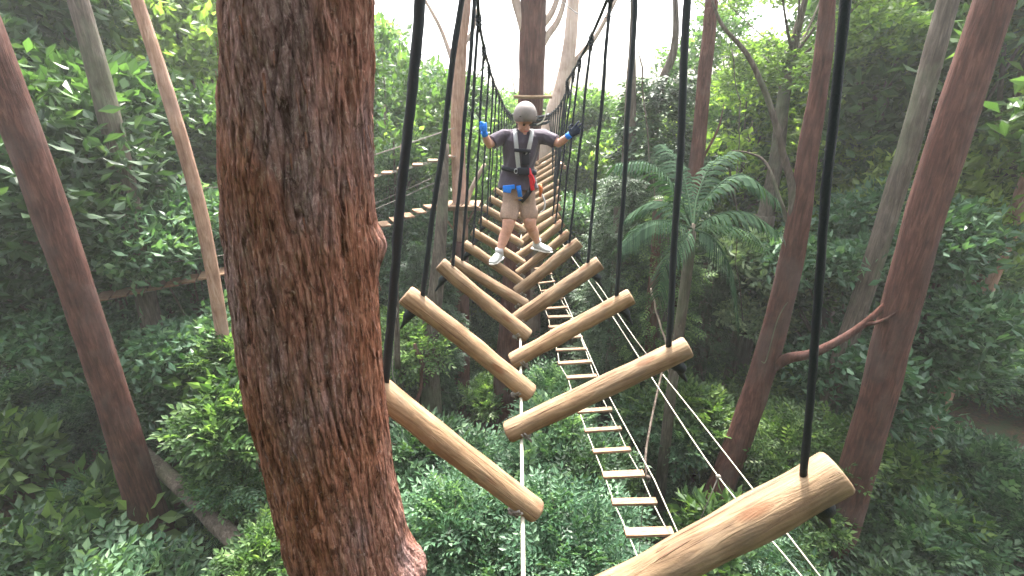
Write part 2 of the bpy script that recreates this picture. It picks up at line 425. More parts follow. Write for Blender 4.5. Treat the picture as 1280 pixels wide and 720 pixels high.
w = bpy.data.worlds.new('World'); bpy.context.scene.world = w; w.use_nodes = True
nt = w.node_tree; bg = nt.nodes['Background']
sky = nt.nodes.new('ShaderNodeTexSky'); sky.sky_type = 'NISHITA'; sky.sun_disc = False
SUN_EL, SUN_AZ = R(64), R(6)       # azimuth from +Y towards +X
sky.sun_elevation = SUN_EL; sky.sun_rotation = SUN_AZ; sky.dust_density = 6; sky.air_density = 1.3; sky.ozone_density = .5
hs = nt.nodes.new('ShaderNodeHueSaturation'); hs.inputs['Saturation'].default_value = .3; hs.inputs['Value'].default_value = 1.25
nt.links.new(sky.outputs[0], hs.inputs['Color']); nt.links.new(hs.outputs[0], bg.inputs['Color'])
bg.inputs['Strength'].default_value = .15
sl = bpy.data.lights.new('sun', 'SUN'); sl.energy = 4.0; sl.angle = R(6); sl.color = (1, .95, .86)
so = bpy.data.objects.new('sun', sl); C.objects.link(so)
sd = Vector((math.sin(SUN_AZ)*math.cos(SUN_EL), math.cos(SUN_AZ)*math.cos(SUN_EL), math.sin(SUN_EL)))
so.rotation_euler = sd.to_track_quat('Z', 'Y').to_euler()

hz = Geo(); hz.box((0, 117, 5), (225, 290, 42))
mh = bpy.data.materials.new('haze'); mh.use_nodes = True; mh.node_tree.nodes.clear()
o_ = mh.node_tree.nodes.new('ShaderNodeOutputMaterial'); pv = mh.node_tree.nodes.new('ShaderNodeVolumePrincipled')
pv.inputs['Color'].default_value = (.93, .97, .95, 1); pv.inputs['Density'].default_value = .0013; pv.inputs['Anisotropy'].default_value = .35
mh.node_tree.links.new(pv.outputs[0], o_.inputs['Volume'])
USE_HAZE = True
if USE_HAZE: tag(hz.obj('haze', mh, smooth=False), kind='stuff')

# ------------------------------------------------------------------ the big tree at the left
def big_tree():
    TY = 1.22
    tab = [(-60, 284, 466), (0, 284, 465), (120, 283, 465), (240, 287, 467), (360, 299, 474), (480, 313, 480), (600, 343, 493), (660, 358, 507), (720, 375, 517), (800, 395, 540)]
    zs, cx, rr = [], [], []
    for py, l, r in tab:
        p = at((l+r)/2, py, TY); dep = p.y*cp-p.z*sp
        zs.append(p.z); cx.append(p.x); rr.append((r-l)/2*dep/F*.975)
    zs, cx, rr = zs[::-1], cx[::-1], rr[::-1]
    cx_f = lambda z: interp(z, zs, cx) if zs[0] < z < zs[-1] else (cx[0]+(z-zs[0])*.06 if z <= zs[0] else cx[-1]+(z-zs[-1])*.01)
    rr_f = lambda z: interp(z, zs, rr) if zs[0] < z < zs[-1] else (rr[0]+(zs[0]-z)*.02 if z <= zs[0] else max(.08, rr[-1]-(z-zs[-1])*.008))
    root = empty('tree', (cx_f(-9.6), TY, -9.6), 'thick red-brown trunk with shaggy fibrous bark filling the left of the view', 'tree')
    z = list(np.arange(-9.8, -2.6, .05))+list(np.arange(-2.6, .75, .0055))+list(np.arange(.75, 9, .06))
    seg = 400; n = len(z); nn = noise.noise
    V = np.zeros((n, seg, 3)); th = np.linspace(0, 2*math.pi, seg, endpoint=False)
    for i, zz in enumerate(z):
        c = cx_f(zz); r = rr_f(zz); fine = -2.65 < zz < .8
        for k in range(seg):
            a = th[k]; ca, sa = math.cos(a), math.sin(a)
            x, y = ca*.22, sa*.22
            facing = sa < .35
            d = .010*nn(Vector((x*9, y*9, zz*1.2)))
            if fine and facing:
                wx = .016*nn(Vector((x*5, y*5, zz*3+7)))
                q = Vector(((x+wx)*34, (y+wx)*34, zz*4.2)); f1 = 1-abs(nn(q))*2.4
                q2 = Vector(((x+wx*1.4)*78, (y+wx)*78, zz*13+3)); f2 = nn(q2)
                q3 = Vector((x*120+5, y*120, zz*46)); f3 = nn(q3)
                f0 = 1-abs(nn(Vector(((x+wx*1.2)*17, (y+wx)*17, zz*2.1+9))))*2.2
                d += -.007*max(0, f0)**3-.0075*max(0, f1)**2+.0050*f2+.0024*f3+.0035*nn(Vector((x*22, y*22, zz*9)))
            # burl on the right edge and root flare at the bottom
            da = math.atan2(math.sin(a-R(12)), math.cos(a-R(12)))
            d += .030*math.exp(-((zz+.32)/.05)**2-(da/.45)**2)
            da2 = math.atan2(math.sin(a+R(5)), math.cos(a+R(5)))
            d += .065*math.exp(-((zz+1.53)/.075)**2-(da2/.5)**2)
            V[i, k] = (c+(r+d)*ca, TY+(r+d)*sa*.98, zz)
    V[:, :, 0] -= root.location.x; V[:, :, 1] -= TY; V[:, :, 2] += 9.6
    idx = np.arange(n*seg).reshape(n, seg); i2 = np.roll(idx, -1, axis=1)
    Fq = np.stack([idx[:-1], i2[:-1], i2[1:], idx[1:]], axis=-1).reshape(-1, 4)
    link('trunk', npmesh('trunk', V.reshape(-1, 3), Fq), BARK_BIG, root)
    # loose bark flakes standing off the surface
    g = Geo(); rr2 = random.Random(3)
    for _ in range(240):
        zz = rr2.uniform(-1.9, .45); a = rr2.uniform(-math.pi*.98, .1); r = rr_f(zz)+.0005
        L = rr2.uniform(.015, .06); wd = rr2.uniform(.002, .006); tl = rr2.uniform(-.12, .12); lift = rr2.uniform(.001, .004)
        pts = []; nor = Vector((math.cos(a), math.sin(a), 0)); tg = Vector((-math.sin(a), math.cos(a), 0))
        c0 = Vector((cx_f(zz), TY, zz))+nor*r
        for k in range(4):
            t = k/3; pts.append(c0+Vector((0, 0, -L*t))+tg*tl*L*t*2+nor*(lift*t*t))
        g.ribbon(pts, [nor]*4, wd, .0012)
    tag(g.obj('loose_bark', BARK_BIG, root), kind='stuff')
big_tree()

# ------------------------------------------------------------------ the log bridge
LEFT = [((459, 474), (664, 634)), ((512, 372), (658, 488)), ((554, 333), (656, 417)), ((568, 326), (654, 379)), ((583, 307), (651, 353)), ((593, 291), (652, 328)), ((602, 276), (651, 304))]
RIGHT = [((1036, 597), (660, 796)), ((853, 437), (641, 537)), ((784, 373), (645, 449)), ((746, 331), (647, 398)), ((721, 305), (649, 363)), ((709, 293), (650, 340)), ((701, 280), (650, 319)), ((697, 271), (652, 303))]
TOPPX = {('L', 0): (520, 0), ('L', 1): (575, 0), ('L', 2): (593, 0), ('L', 3): (599, 10), ('L', 4): (606, 40), ('L', 5): (612, 70), ('L', 6): (617, 90),
         ('R', 0): (1062, 0), ('R', 1): (862, 0), ('R', 2): (795, 0), ('R', 3): (763, 0), ('R', 4): (740, 38), ('R', 5): (725, 70), ('R', 6): (717, 86), ('R', 7): (709, 102)}
CY = [0, 1.06, 1.66, 2.2, 2.64, 3.07, 3.5, 3.85, 4.57, 5.2, 6, 6.6, 9, 12.2]
CZ = [2.5, 1.9, 1.65, 1.42, 1.3, 1.17, 1.05, .93, .75, .63, .57, .5, .26, .17]
cable_z = lambda Y: interp(Y, CY, CZ)
ctr_x = lambda Y: interp(Y, [0, 5, 7, 12.2], [.03, .09, .15, .66])
bridge = empty('log_bridge', (ctr_x(12), 12.0, -1.0), 'long hanging bridge of pale slanting logs set in a V, slung on black straps', 'rope bridge')
def oriented(name, me, parent, a, b, mat=None):
    """object whose local X runs a->b with its origin in the middle"""
    d = b-a; o = link(name, me, mat); o.parent = parent
    q = d.to_track_quat('X', 'Z'); o.rotation_mode = 'QUATERNION'; o.rotation_quaternion = q
    o.location = (a+b)/2-parent.location; return o
def log_mesh(L, r, seed):
    rd = random.Random(seed); g = Geo(); n = 26; seg = 28
    bend = rd.uniform(-.012, .012); tp = rd.uniform(-.05, .05)
    pts = []; rad = []
    for i in range(n+1):
        t = i/n; x = -L/2+L*t; pts.append((x, 0, bend*math.sin(math.pi*t))); rad.append(r*(1+tp*(t-.5)))
    e = .012
    pts = [(-L/2, 0, 0)]+[(-L/2+e*.4, 0, 0)]+[(-L/2+e, 0, 0)]+pts[1:-1]+[(L/2-e, 0, 0), (L/2-e*.4, 0, 0), (L/2, 0, 0)]
    rad = [r*.90, r*.965, r]+rad[1:-1]+[r, r*.965, r*.90]
    g.tube(pts, rad, seg, True, (0, 0, 1), .13, 5, seed*3.1)
    me = g.mesh('log'); me.materials.append(WOOD)
    for p in me.polygons:
        if len(p.vertices) > 4: p.use_smooth = False
    return me
logs = []      # side, Y, outer, inner
for i, (o, n_) in enumerate(LEFT):
    pi = at_deck(*n_); logs.append(['L', i, at(o[0], o[1], pi.y+(0.03)), pi])
for i, (o, n_) in enumerate(RIGHT):
    pi = at_deck(*n_) if i else at_z(n_[0], n_[1], -1.7); logs.append(['R', i, at(o[0], o[1], pi.y+.03), pi])
yl = logs[6][3].y; yr = logs[-1][3].y
for side, y0, i0 in (('L', yl, 7), ('R', yr, 8)):
    y = y0+.6; i = i0
    while y < 11.9:
        s = -1 if side == 'L' else 1; c = ctr_x(y); hw = interp(y, [6.5, 12], [.58, .50])
        logs.append([side, i, Vector((c+s*hw, y, deck_z(y)+interp(y, [6.5, 12], [.36, .32]))), Vector((c-s*.04, y, deck_z(y)))])
        y += .6; i += 1
LOGGEO = {}
ct = {'L': [], 'R': []}
for side, i, po, pi in logs:
    r = random.uniform(.054, .070)*interp(po.y, [3, 7, 12], [1, .92, .8]); s = -1 if side == 'L' else 1
    if (side, i) in (('R', 0),): r = .068
    ex = (po-pi).normalized()*(.035 if po.y < 9 else 0); po = po+ex; pi = pi-ex
    me = log_mesh((po-pi).length, r, len(LOGGEO)+1)
    lo = oriented('log', me, bridge, pi, po); LOGGEO[(side, i)] = (po, pi, r)
    d = (po-pi).normalized(); bot = po-d*.10
    upn = Vector((0, 0, 1)); upn = (upn-d*upn.dot(d)).normalized()
    zc = cable_z(po.y)
    if (side, i) in TOPPX:
        q = at(*TOPPX[(side, i)], po.y-.02); dv = q-bot; top = bot+dv*((zc-bot.z)/dv.z)
    else:
        c = ctr_x(po.y); top = Vector((c+s*interp(po.y, [6.5, 12.2], [.50, .24])-(.30 if side == 'L' and po.y < 9 else 0)*(1-(po.y-6.5)/5.7), po.y, zc))
        if side == 'L': top.x = lerp(-.24, .02, (po.y-6.6)/5.6)
        else: top.x = lerp(.80, .90, (po.y-6.6)/5.6)
    ct[side].append((po.y, top))
    rs = interp(po.y, [1.1, 1.5, 2.5, 5, 12], [.0105, .0185, .0165, .012, .0095])
    g = Geo(); mid = (bot+top)/2+Vector((random.uniform(-.006, .006), 0, 0))
    entry = bot+upn*(r*.7)
    ps = [entry]; nseg = 10
    for k in range(1, nseg+1):
        p = entry.lerp(top, k/nseg); wob = .005*math.sin(k*1.7+i)*math.sin(math.pi*k/nseg)
        ps.append(p+Vector((wob, 0, 0)))
    g.tube(spline(ps, 6), rs, 10, lump=.22, lf=55)
    h = g.obj('hanger_strap', BLACK, bridge)
    # loop in the notch at the log end
    if po.y < 9:
        # padded tail under the log
        g = Geo(); b0 = bot-upn*(r*.75); out = Vector((s, 0, 0))
        g.tube(spline([b0-out*.05, b0-Vector((0, 0, .035))+out*.03, b0+out*.055+Vector((0, .02, -.085)), b0+out*.10+Vector((0, .03, -.15))], 4),
               [.016, .024, .029, .032, .032, .031, .028, .024, .020, .016, .012, .009, .006], 10, True, None, .35, 30)
        tl = g.obj('strap_tail', BLACK); tl.parent = h
    # knot on the cable
    g = Geo(); kr = rs*2.0
    for k in range(3):
        c0 = top+Vector((0, 0, -.03*k-.01)); rg = [c0+Vector((math.cos(a)*kr*.7, math.sin(a)*kr*.7, .01*math.sin(a*2+k))) for a in np.linspace(0, 2*math.pi, 11)]
        g.tube(rg, rs*.75, 6, False)
    g.tube([top+Vector((0, 0, .035)), top, top-Vector((0, 0, .12))], [rs*.8, rs*1.7, rs*1.1], 8)
    kn = g.obj('cable_knot', BLACK); kn.parent = h
    # white lashing round the inner end
    g = Geo(); cc = pi+d*.045 if side == 'L' else pi+d*.03
    x_rope = ctr_x(pi.y); tt = (x_rope-pi.x)/d.x if abs(d.x) > .01 else 0; cc = pi+d*max(.02, min(.14, tt))
    b2 = cc-upn*(r+.010)
    if po.y < 9:
        t2 = d.cross(upn)
        for off in (-.009, .009):
            rg = [cc+d*off+(upn*math.cos(a)+t2*math.sin(a))*(r*1.03+.002) for a in np.linspace(math.pi*.55, math.pi*1.45, 10)]
            g.tube(rg, .0065, 6)
        g.ell(b2-Vector((0, 0, .006)), (.024, .02, .014), None, 10, 6)
        g.tube([b2+Vector((-.02, -.02, -.004)), b2+Vector((.012, -.026, -.014)), b2+Vector((.022, -.008, -.045))], .007, 6)
        lsh = g.obj('lashing', ROPE_GREY); lsh.parent = lo
        mw = Matrix.LocRotScale(lo.location+bridge.location, lo.rotation_quaternion, None); lsh.matrix_parent_inverse = mw.inverted()
    logs_b2 = b2
    LOGGEO[(side, i)] = (po, pi, r, b2)
# strap sub-parts are written in world space under hanger (whose own origin is shifted back): cancel
# (hanger.location = -bridge.location and its parent sits at bridge.location, so world offset is zero)
for side in 'LR':
    P = sorted(ct[side], key=lambda a: a[0]); pts = [p for _, p in P]
    endp = at(641, 142, 12.15) if side == 'L' else at(686, 147, 12.15)
    first = pts[0]+(pts[0]-pts[1])*1.6; first.y = min(first.y, .2)
    sm = [first]+pts+[endp]
    g = Geo(); g.tube(spline(sm, 4), .014, 8); g.obj('suspension_cable', BLACK, bridge)
# centre rope under the inner ends
cr = sorted([(v_[3].y, v_[3]) for v_ in LOGGEO.values()], key=lambda a: a[0])
pts = [Vector((ctr_x(.3), .3, -1.79))]+[Vector((ctr_x(y), y, p.z-.004)) for y, p in cr if True]+[Vector((ctr_x(12.2), 12.2, deck_z(12.2)-.08))]
keep = [pts[0]]
for p in pts[1:]:
    if p.y-keep[-1].y > .3: keep.append(p)
g = Geo(); g.tube(spline(keep, 5), .0095, 8, lump=.12, lf=60); g.obj('centre_rope', ROPE, bridge)

# ------------------------------------------------------------------ lower plank ladder bridge
ladder = empty('ladder_bridge', at_z(684, 335, -4.3), 'lower hanging bridge of short pale planks on two white ropes, running below the log bridge', 'rope bridge')
def lad_pt(px, py): return at_z(px, py, -4.3)
A = [(840, 665, 782), (820, 627, 765), (805, 593, 753), (788, 563, 741), (776, 537, 731), (764, 513, 722), (752, 490, 713), (746, 471, 708), (740, 453, 697), (734, 437, 695), (728, 422, 690), (721, 408, 686), (715, 396, 684), (709, 385, 680), (703, 374, 677), (698, 363, 675), (694, 353, 672), (690, 343, 670), (687, 335, 668)]
rails = [[], []]
for k, (xr, py, xl) in enumerate(A):
    pr = at_z(xr, py-1, -4.3); pl = at_z(xl, py+1, -4.3)
    g = Geo(); Lh = (pr-pl).length; w0 = random.uniform(.085, .11); g.box((0, 0, 0), (Lh*random.uniform(.97, 1.04), w0, .04), Matrix.Rotation(random.uniform(-.04, .04), 3, 'Y')@Matrix.Rotation(random.uniform(-.12, .12), 3, 'X'))
    o = oriented('plank', g.mesh('plank', PLANK, False), ladder, pl, pr)
    bv = o.modifiers.new('bevel', 'BEVEL'); bv.width = .006; bv.segments = 2
    rails[0].append(pl+(pr-pl).normalized()*.035-Vector((0, 0, .03))); rails[1].append(pr-(pr-pl).normalized()*.035-Vector((0, 0, .03)))
for rl in rails:
    d0 = (rl[0]-rl[2]).normalized(); g = Geo()
    g.tube([rl[0]+d0*2.2]+rl, .0075, 6); g.obj('side_rope', ROPE, ladder)
# second plank side ropes (white) passing just outside the planks
g = Geo(); g.tube([at_z(868, 712, -4.1), at_z(818, 600, -4.1), at_z(752, 478, -4.1), at_z(705, 372, -4.1)], .0075, 6); g.obj('side_rope', ROPE, ladder)
# two thin handlines
h1 = [at(1140, 905, 2.2), at(1000, 718, 3.0), at(898, 596, 4.1), at(820, 480, 5.6), at(770, 402, 7.4), at(735, 350, 9.5), at(700, 300, 12)]
h2 = [at(1140, 870, 2.4), at(1000, 688, 3.2), at(944, 615, 4.0), at(870, 520, 5.2), at(795, 425, 7.2), at(745, 352, 9.7), at(705, 300, 12)]
for h_, lb in ((h1, 'lower of two thin white lines crossing to the lower right, knotted once'), (h2, 'upper of two thin white lines crossing to the lower right')):
    rt = empty('safety_line', h_[-1], lb, 'rope', 'thin white lines right of the bridges')
    g = Geo(); g.tube(spline(h_, 5), .0075, 6); g.obj('rope', ROPE, rt)
    if h_ is h1:
        g = Geo(); g.ell(h1[2], (.03, .025, .03), None, 10, 6); g.tube([h1[2]+Vector((-.03, 0, .02)), h1[2]+Vector((.03, -.02, -.02))], .01, 6)
        g.tube([h1[2], at(888, 620, 4.1), at(873, 655, 4.12)], .006, 6); g.obj('knot', ROPE_GREY, rt)
rt = empty('hanging_rope', at(798, 705, 4.6), 'slack grey rope knotted beside the lower plank bridge', 'rope')
g = Geo(); g.tube(spline([at(838, 430, 6.2), at(824, 480, 5.8), at(808, 560, 5.0), at(808, 598, 4.7)], 4), .016, 6)
g.ell(at(810, 597, 4.7), (.035, .03, .035), None, 10, 6)
g.tube(spline([at(810, 600, 4.7), at(803, 640, 4.65), at(798, 705, 4.6)], 4), .006, 5); g.obj('rope', BARK_GREY, rt)

# ------------------------------------------------------------------ trees with trunks seen one by one
def trunk_tube(g, pts, rad, seg=18, n=6, lump=.10, lf=2.2, ph=0):
    P = spline(pts, n); m = len(P); rr = [interp(i/(m-1), np.linspace(0, 1, len(rad)), rad) for i in range(m)]
    g.tube(P, rr, seg, True, None, lump, lf, ph); return P
def pxr(w, py, Y):  # radius in metres for an on-screen width w at distance Y
    p = at(640, py, Y); return w/2*(p.y*cp-p.z*sp)/F
def crown_mesh(seed, n=2600, mat=L_MID, tmpl=TUFT, shape=1.0, nl=16, size=1.15):
    r = np.random.default_rng(seed); lob = []; base = []
    for k in range(nl):
        a = r.uniform(0, 2*math.pi); h = r.uniform(0, 1); q = math.sin(math.pi*(.18+.72*h))*r.uniform(.35, 1)*shape
        lob.append((q*2.0*math.cos(a), q*2.0*math.sin(a), h*4.2, r.uniform(.45, .95)))
    P, D, S = lobes_points(lob, n, seed+50, .2, .5)
    bias = np.clip(.40+(P[:, 2]/4.2-.5)*.12+.12*np.sin(P[:, 0]*2.1)*np.cos(P[:, 1]*1.7), 0, 1)
    me = foliage('crown', P, D, S*size, tmpl, bias, seed); me.materials.append(mat)
    g = Geo()
    for l in lob:
        e = Vector(l[:3]); m = Vector((e.x*.45, e.y*.45, e.z*.62-.3)); rt = r.uniform(.03, .05)
        g.tube(spline([(0, 0, min(e.z*.35, 1.5)-.4), m, e], 4), [rt*(1-.09*k) for k in range(9)], 6)
    return me, g
CR = [crown_mesh(11), crown_mesh(12, 2300, L_MID, TUFTS, .8, 14), crown_mesh(13, 3000, L_DARK, TUFT, 1.15, 20), crown_mesh(14, 1500, L_OLIVE, TUFTS, 1.0, 12, 1.3)]
for me, g in CR: pass
CRB = []
for k, (me, g) in enumerate(CR):
    g.tube(spline([(0, 0, -6), (.1, 0, -3), (0, .1, 0), (0, 0, 3)], 4), [.20, .18, .17, .16, .16, .15, .14, .13, .12, .10, .08, .06, .03], 10, True, None, .15, 1.5)
    CRB.append(g.mesh('trunk', BARK_GREY))
def forest_tree(x, y, top, crown_h, k, label, mat=None, wid=1.0, bark=None, group='trees of the forest behind the bridges', name='tree'):
    s = crown_h/4.6; gz = ground_z(x, y)
    root = empty(name, (x, y, gz), label, 'tree', group)
    rz = random.uniform(0, 6.28)
    zc = top-crown_h
    a = link('crown', CR[k][0], None, root); a.scale = (s*wid, s*wid, s); a.rotation_euler.z = rz; a.location.z = zc-gz; setmat(a, mat)
    b = link('trunk', CRB[k], None, root); b.rotation_euler.z = rz; b.location.z = zc-gz
    sz = (zc-gz)/6.0 if zc-gz > 6*s else s
    b.scale = (s*wid, s*wid, s)
    setmat(b, bark)
    if zc-gz > 5*s:
        g = Geo(); g.tube(spline([(0, 0, -.3), (.1*s, .05, (zc-gz)*.4), (0, 0, zc-gz-5*s)], 5), [.3*s*wid-.009*i for i in range(11)], 12, True, None, .12, 1.5)
        link('lower_trunk', g.mesh('lower_trunk', bark or BARK_GREY), None, root)
    return root
def xat(px, Y, py=300): return at(px, py, Y).x

# the tree at the far end of the bridge
TYY = 12.6
root = empty('tree', at(632, 545, TYY), 'tall dark reddish tree that the far end of the log bridge hangs from', 'tree', )
g = Geo()
pts = [at(628, 575, TYY), at(630, 540, TYY), at(636, 480, TYY), at(642, 400, TYY), at(652, 260, TYY), at(662, 140, TYY), at(666, 40, TYY), at(667, -60, TYY), at(664, -400, TYY+1)]
trunk_tube(g, pts, [.85, .66, .50, .43, .36, .33, .32, .30, .2], 26, 6, .10, 2.6)
for (x0, y0, x1, y1, dy, w_) in ((624, 500, 604, 552, -.2, .16), (640, 505, 652, 552, -.3, .18), (632, 500, 626, 560, -.5, .17)):
    g.tube(spline([at(x0+6, y0-40, TYY), at(x0, y0, TYY+dy*.5), at(x1, y1, TYY+dy*1.5)], 4), [.10, .13, .15, .17, .18, .2, .22, .24, .26], 10, True, None, .15, 2)
g.obj('trunk', BARK_RED, root)
g = Geo()
for pp, ra in (([at(664, 60, TYY), at(652, 25, TYY), at(640, -20, TYY), at(628, -120, TYY)], [.16, .12, .1, .06]),
               ([at(668, 70, TYY), at(684, 45, TYY), at(700, 20, TYY), at(712, -30, TYY)], [.14, .09, .07, .05]),
               ([at(668, 40, TYY), at(690, 15, TYY), at(705, -30, TYY)], [.12, .08, .05])):
    trunk_tube(g, pp, ra, 10, 5, .12, 3)
g.obj('limb', BARK_PALE, root)
# wood bars and wraps on that tree
bt = empty('wood_bar', at(665, 121, 12.1), 'short pale wooden bar lashed across the far trunk above the climber', 'bar')
g = Geo(); g.tube([at(642, 121, 12.1), at(665, 121.5, 12.1), at(690, 121, 12.1)], .042, 12, True, None, .1, 9); g.obj('bar', WOOD, bt)
g = Geo()
for dz in (0, 4, 9): g.tube([at(646, 142+dz, 12.2), at(654, 146+dz, 12.12), at(668, 147+dz, 12.1), at(682, 145+dz, 12.2), at(686, 143+dz, 12.35)], .035, 8)
g.obj('trunk_wrap', BLACK, bridge)
g = Geo(); g.tube(spline([at(684, 132, 12.0), at(682, 144, 11.95), at(678, 152, 11.95), at(671, 156, 12.0)], 5), .018, 6); g.obj('end_loop', ROPE, bridge)
pf = empty('platform', Vector((ctr_x(12.3), 12.35, deck_z(12)-.05)), 'small timber landing platform round the far trunk behind the climber', 'platform')
g = Geo()
for k in range(7): g.box((ctr_x(12.3)-.62+k*.205, 12.62, deck_z(12)-.06), (.18, 1.0, .045))
g.obj('decking', PLANK, pf, False, .006)
g = Geo()
for yy in (12.2, 13.0): g.box((ctr_x(12.3), yy, deck_z(12)-.13), (1.5, .09, .09))
g.obj('bearer', PLANK, pf, False, .006)
rt = empty('wire', at(643, 116, 12.1), 'thin dark wire slanting down from the sky to the wooden bar', 'wire')
g = Geo(); g.tube([at(612, -80, 11), at(626, 10, 11.5), at(644, 118, 12.1)], .011, 6); g.obj('strand', BLACK, rt)
rt = empty('wire', at(668, 20, 12.5), 'thin sagging wire crossing the sky right of the far trunk', 'wire')
g = Geo(); g.tube(spline([at(690, -10, 12.5), at(712, 10, 12), at(735, 22, 11.5), at(770, 18, 11), at(800, -12, 10)], 5), .009, 5); g.obj('strand', BLACK, rt)

# pale bent trunk right of it
root = empty('tree', at(668, 420, 17), 'pale smooth slender tree bending up right of the far trunk into the sky', 'tree')
g = Geo(); P = trunk_tube(g, [Vector((xat(664, 17), 17, ground_z(1, 17)-.2)), at(672, 240, 17), at(690, 150, 17), at(702, 110, 17), at(712, 60, 17), at(716, 10, 17), at(724, -70, 17)], [.42, .34, .30, .26, .23, .2, .12], 14, 6, .08, 2)
g.obj('trunk', BARK_PALE, root)
g = Geo(); trunk_tube(g, [at(703, 105, 17), at(720, 75, 17), at(745, 45, 16.8), at(775, -10, 16.5)], [.13, .1, .08, .05], 8, 5); g.obj('limb', BARK_PALE, root)

# tan trunk with platform, left
TT = 13.2
root = empty('tree', at(579, 545, TT), 'straight tan trunk standing left of the bridge with a small platform round it', 'tree')
g = Geo(); trunk_tube(g, [at(579, 560, TT), at(578, 500, TT), at(577, 400, TT), at(576, 300, TT)], [.36, .27, .24, .22], 16, 6, .08, 2.5); g.obj('lower_trunk', BARK_RED, root)
g = Geo(); trunk_tube(g, [at(576, 300, TT), at(575, 250, TT), at(572, 150, TT), at(576, 60, TT), at(582, 0, TT), at(590, -120, TT)], [.22, .21, .19, .16, .14, .08], 16, 6, .08, 2.5)
g.obj('trunk', BARK_TAN, root)
g = Geo(); trunk_tube(g, [at(573, 95, TT), at(560, 60, TT), at(548, 30, TT), at(520, -20, TT)], [.09, .06, .05, .03], 8, 5); g.obj('limb', BARK_PALE, root); g = Geo()
trunk_tube(g, [at(576, 60, TT), at(590, 40, TT), at(597, 10, TT)], [.06, .05, .03], 8, 5); g.obj('limb', BARK_PALE, root); g = Geo()
trunk_tube(g, [at(576, 275, TT-.1), at(590, 235, TT-.3), at(606, 205, TT-.5)], [.07, .06, .05], 8, 5)
g.obj('limb', BARK_PALE, root)
pf = empty('platform', at(573, 255, TT), 'small tan wooden platform ringing the straight tan trunk on the left', 'platform')
g = Geo(); c0 = at(573, 254, TT)
for k in range(8): g.box((c0.x-.56+k*.16+.0, TT-.15, c0.z), (.145, 1.05, .05))
g.obj('decking', PLANK, pf, False, .006)
g = Geo()
for yy in (-.5, .3): g.box((c0.x, TT+yy, c0.z-.075), (1.35, .09, .09))
g.tube([c0+Vector((-.5, -.45, -.1)), c0+Vector((-.12, -.15, -.8))], .03, 6); g.tube([c0+Vector((.5, -.45, -.1)), c0+Vector((.12, -.15, -.8))], .03, 6)
g.obj('bearer', PLANK, pf, False)

def side_bridge(pa, pb, n, label):
    rt = empty('plank_walkway', pa, label, 'rope bridge', 'plank walkways to the left platform')
    pa = Vector(pa); pb = Vector(pb)
    d = (pb-pa); hd = Vector((d.x, d.y, 0)).normalized(); sd_ = Vector((-hd.y, hd.x, 0))
    def pt(t): return pa+d*t-Vector((0, 0, .5*math.sin(math.pi*t)*d.length*.06))
    for k in range(n):
        t = (k+.5)/n; p = pt(t)
        g = Geo(); M = Matrix((hd, sd_, Vector((0, 0, 1)))).transposed(); g.box((0, 0, 0), (.27, .62, .045), M)
        o = g.obj('plank', PLANK, rt, False, .004, loc=p-rt.location)
    for s_ in (-.25, .25):
        g = Geo(); g.tube([pt(k/20)+sd_*s_-Vector((0, 0, .03)) for k in range(21)], .012, 5); g.obj('side_rope', ROPE_GREY, rt)
    for s_ in (-.35, .35):
        g = Geo(); g.tube([pt(k/20)+sd_*s_+Vector((0, 0, .35+.35*abs(2*k/20-1))) for k in range(21)], .010, 5); g.obj('hand_rope', ROPE_GREY, rt)
side_bridge(at(545, 256, 12.9), at(120, 372, 9.5), 24, 'lower walkway of white planks leaving the left platform behind the big trunk')
side_bridge(at(569, 193, 13.1), at(120, 270, 11.5), 22, 'upper walkway of white planks above the left platform')

# right leaning reddish tree with bare curved limbs
root = empty('tree', at(868, 690, 7.8), 'leaning dark red trunk at the right that forks into bare curving limbs', 'tree')
RY = 8.2
g = Geo(); trunk_tube(g, [at(846, 745, 7.9), at(880, 660, 8), at(908, 590, 8.1), at(948, 480, RY), at(976, 380, RY), at(996, 290, RY), at(1010, 190, RY), at(1030, 60, RY), at(1040, -120, RY)], [.36, .32, .27, .245, .22, .20, .16, .13, .08], 20, 6, .08, 3)
g.obj('trunk', BARK_RED, root)
g = Geo(); trunk_tube(g, [at(993, 300, RY), at(990, 235, RY), at(978, 190, RY), at(962, 130, RY), at(935, 70, RY), at(903, 32, RY), at(890, 0, RY)], [.10, .07, .06, .05, .04, .03, .02], 8, 6, .06, 3); g.obj('limb', BARK_GREY, root)
g = Geo(); trunk_tube(g, [at(992, 300, RY), at(975, 250, RY+.2), at(958, 205, RY+.4), at(938, 192, RY+.5), at(915, 188, RY+.6)], [.05, .032, .025, .018, .008], 8, 6); g.obj('limb', BARK_GREY, root)
g = Geo(); trunk_tube(g, [at(960, 462, RY), at(985, 448, RY-.3), at(1020, 440, RY-.6), at(1080, 405, RY-.9), at(1130, 350, RY-1), at(1165, 260, RY-1)], [.12, .10, .08, .06, .035, .012], 8, 6); trunk_tube(g, [at(1080, 405, RY-.9), at(1105, 400, RY-1.1), at(1150, 370, RY-1.3)], [.05, .03, .008], 6, 5); g.obj('limb', BARK_RED, root)
g = Geo(); g.tube(spline([at(988, 372, 8.0), at(972, 400, 7.95), at(958, 450, 7.9), at(952, 452, 7.9)], 4), .010, 5); g.obj('creeper', BARK_GREY, root)

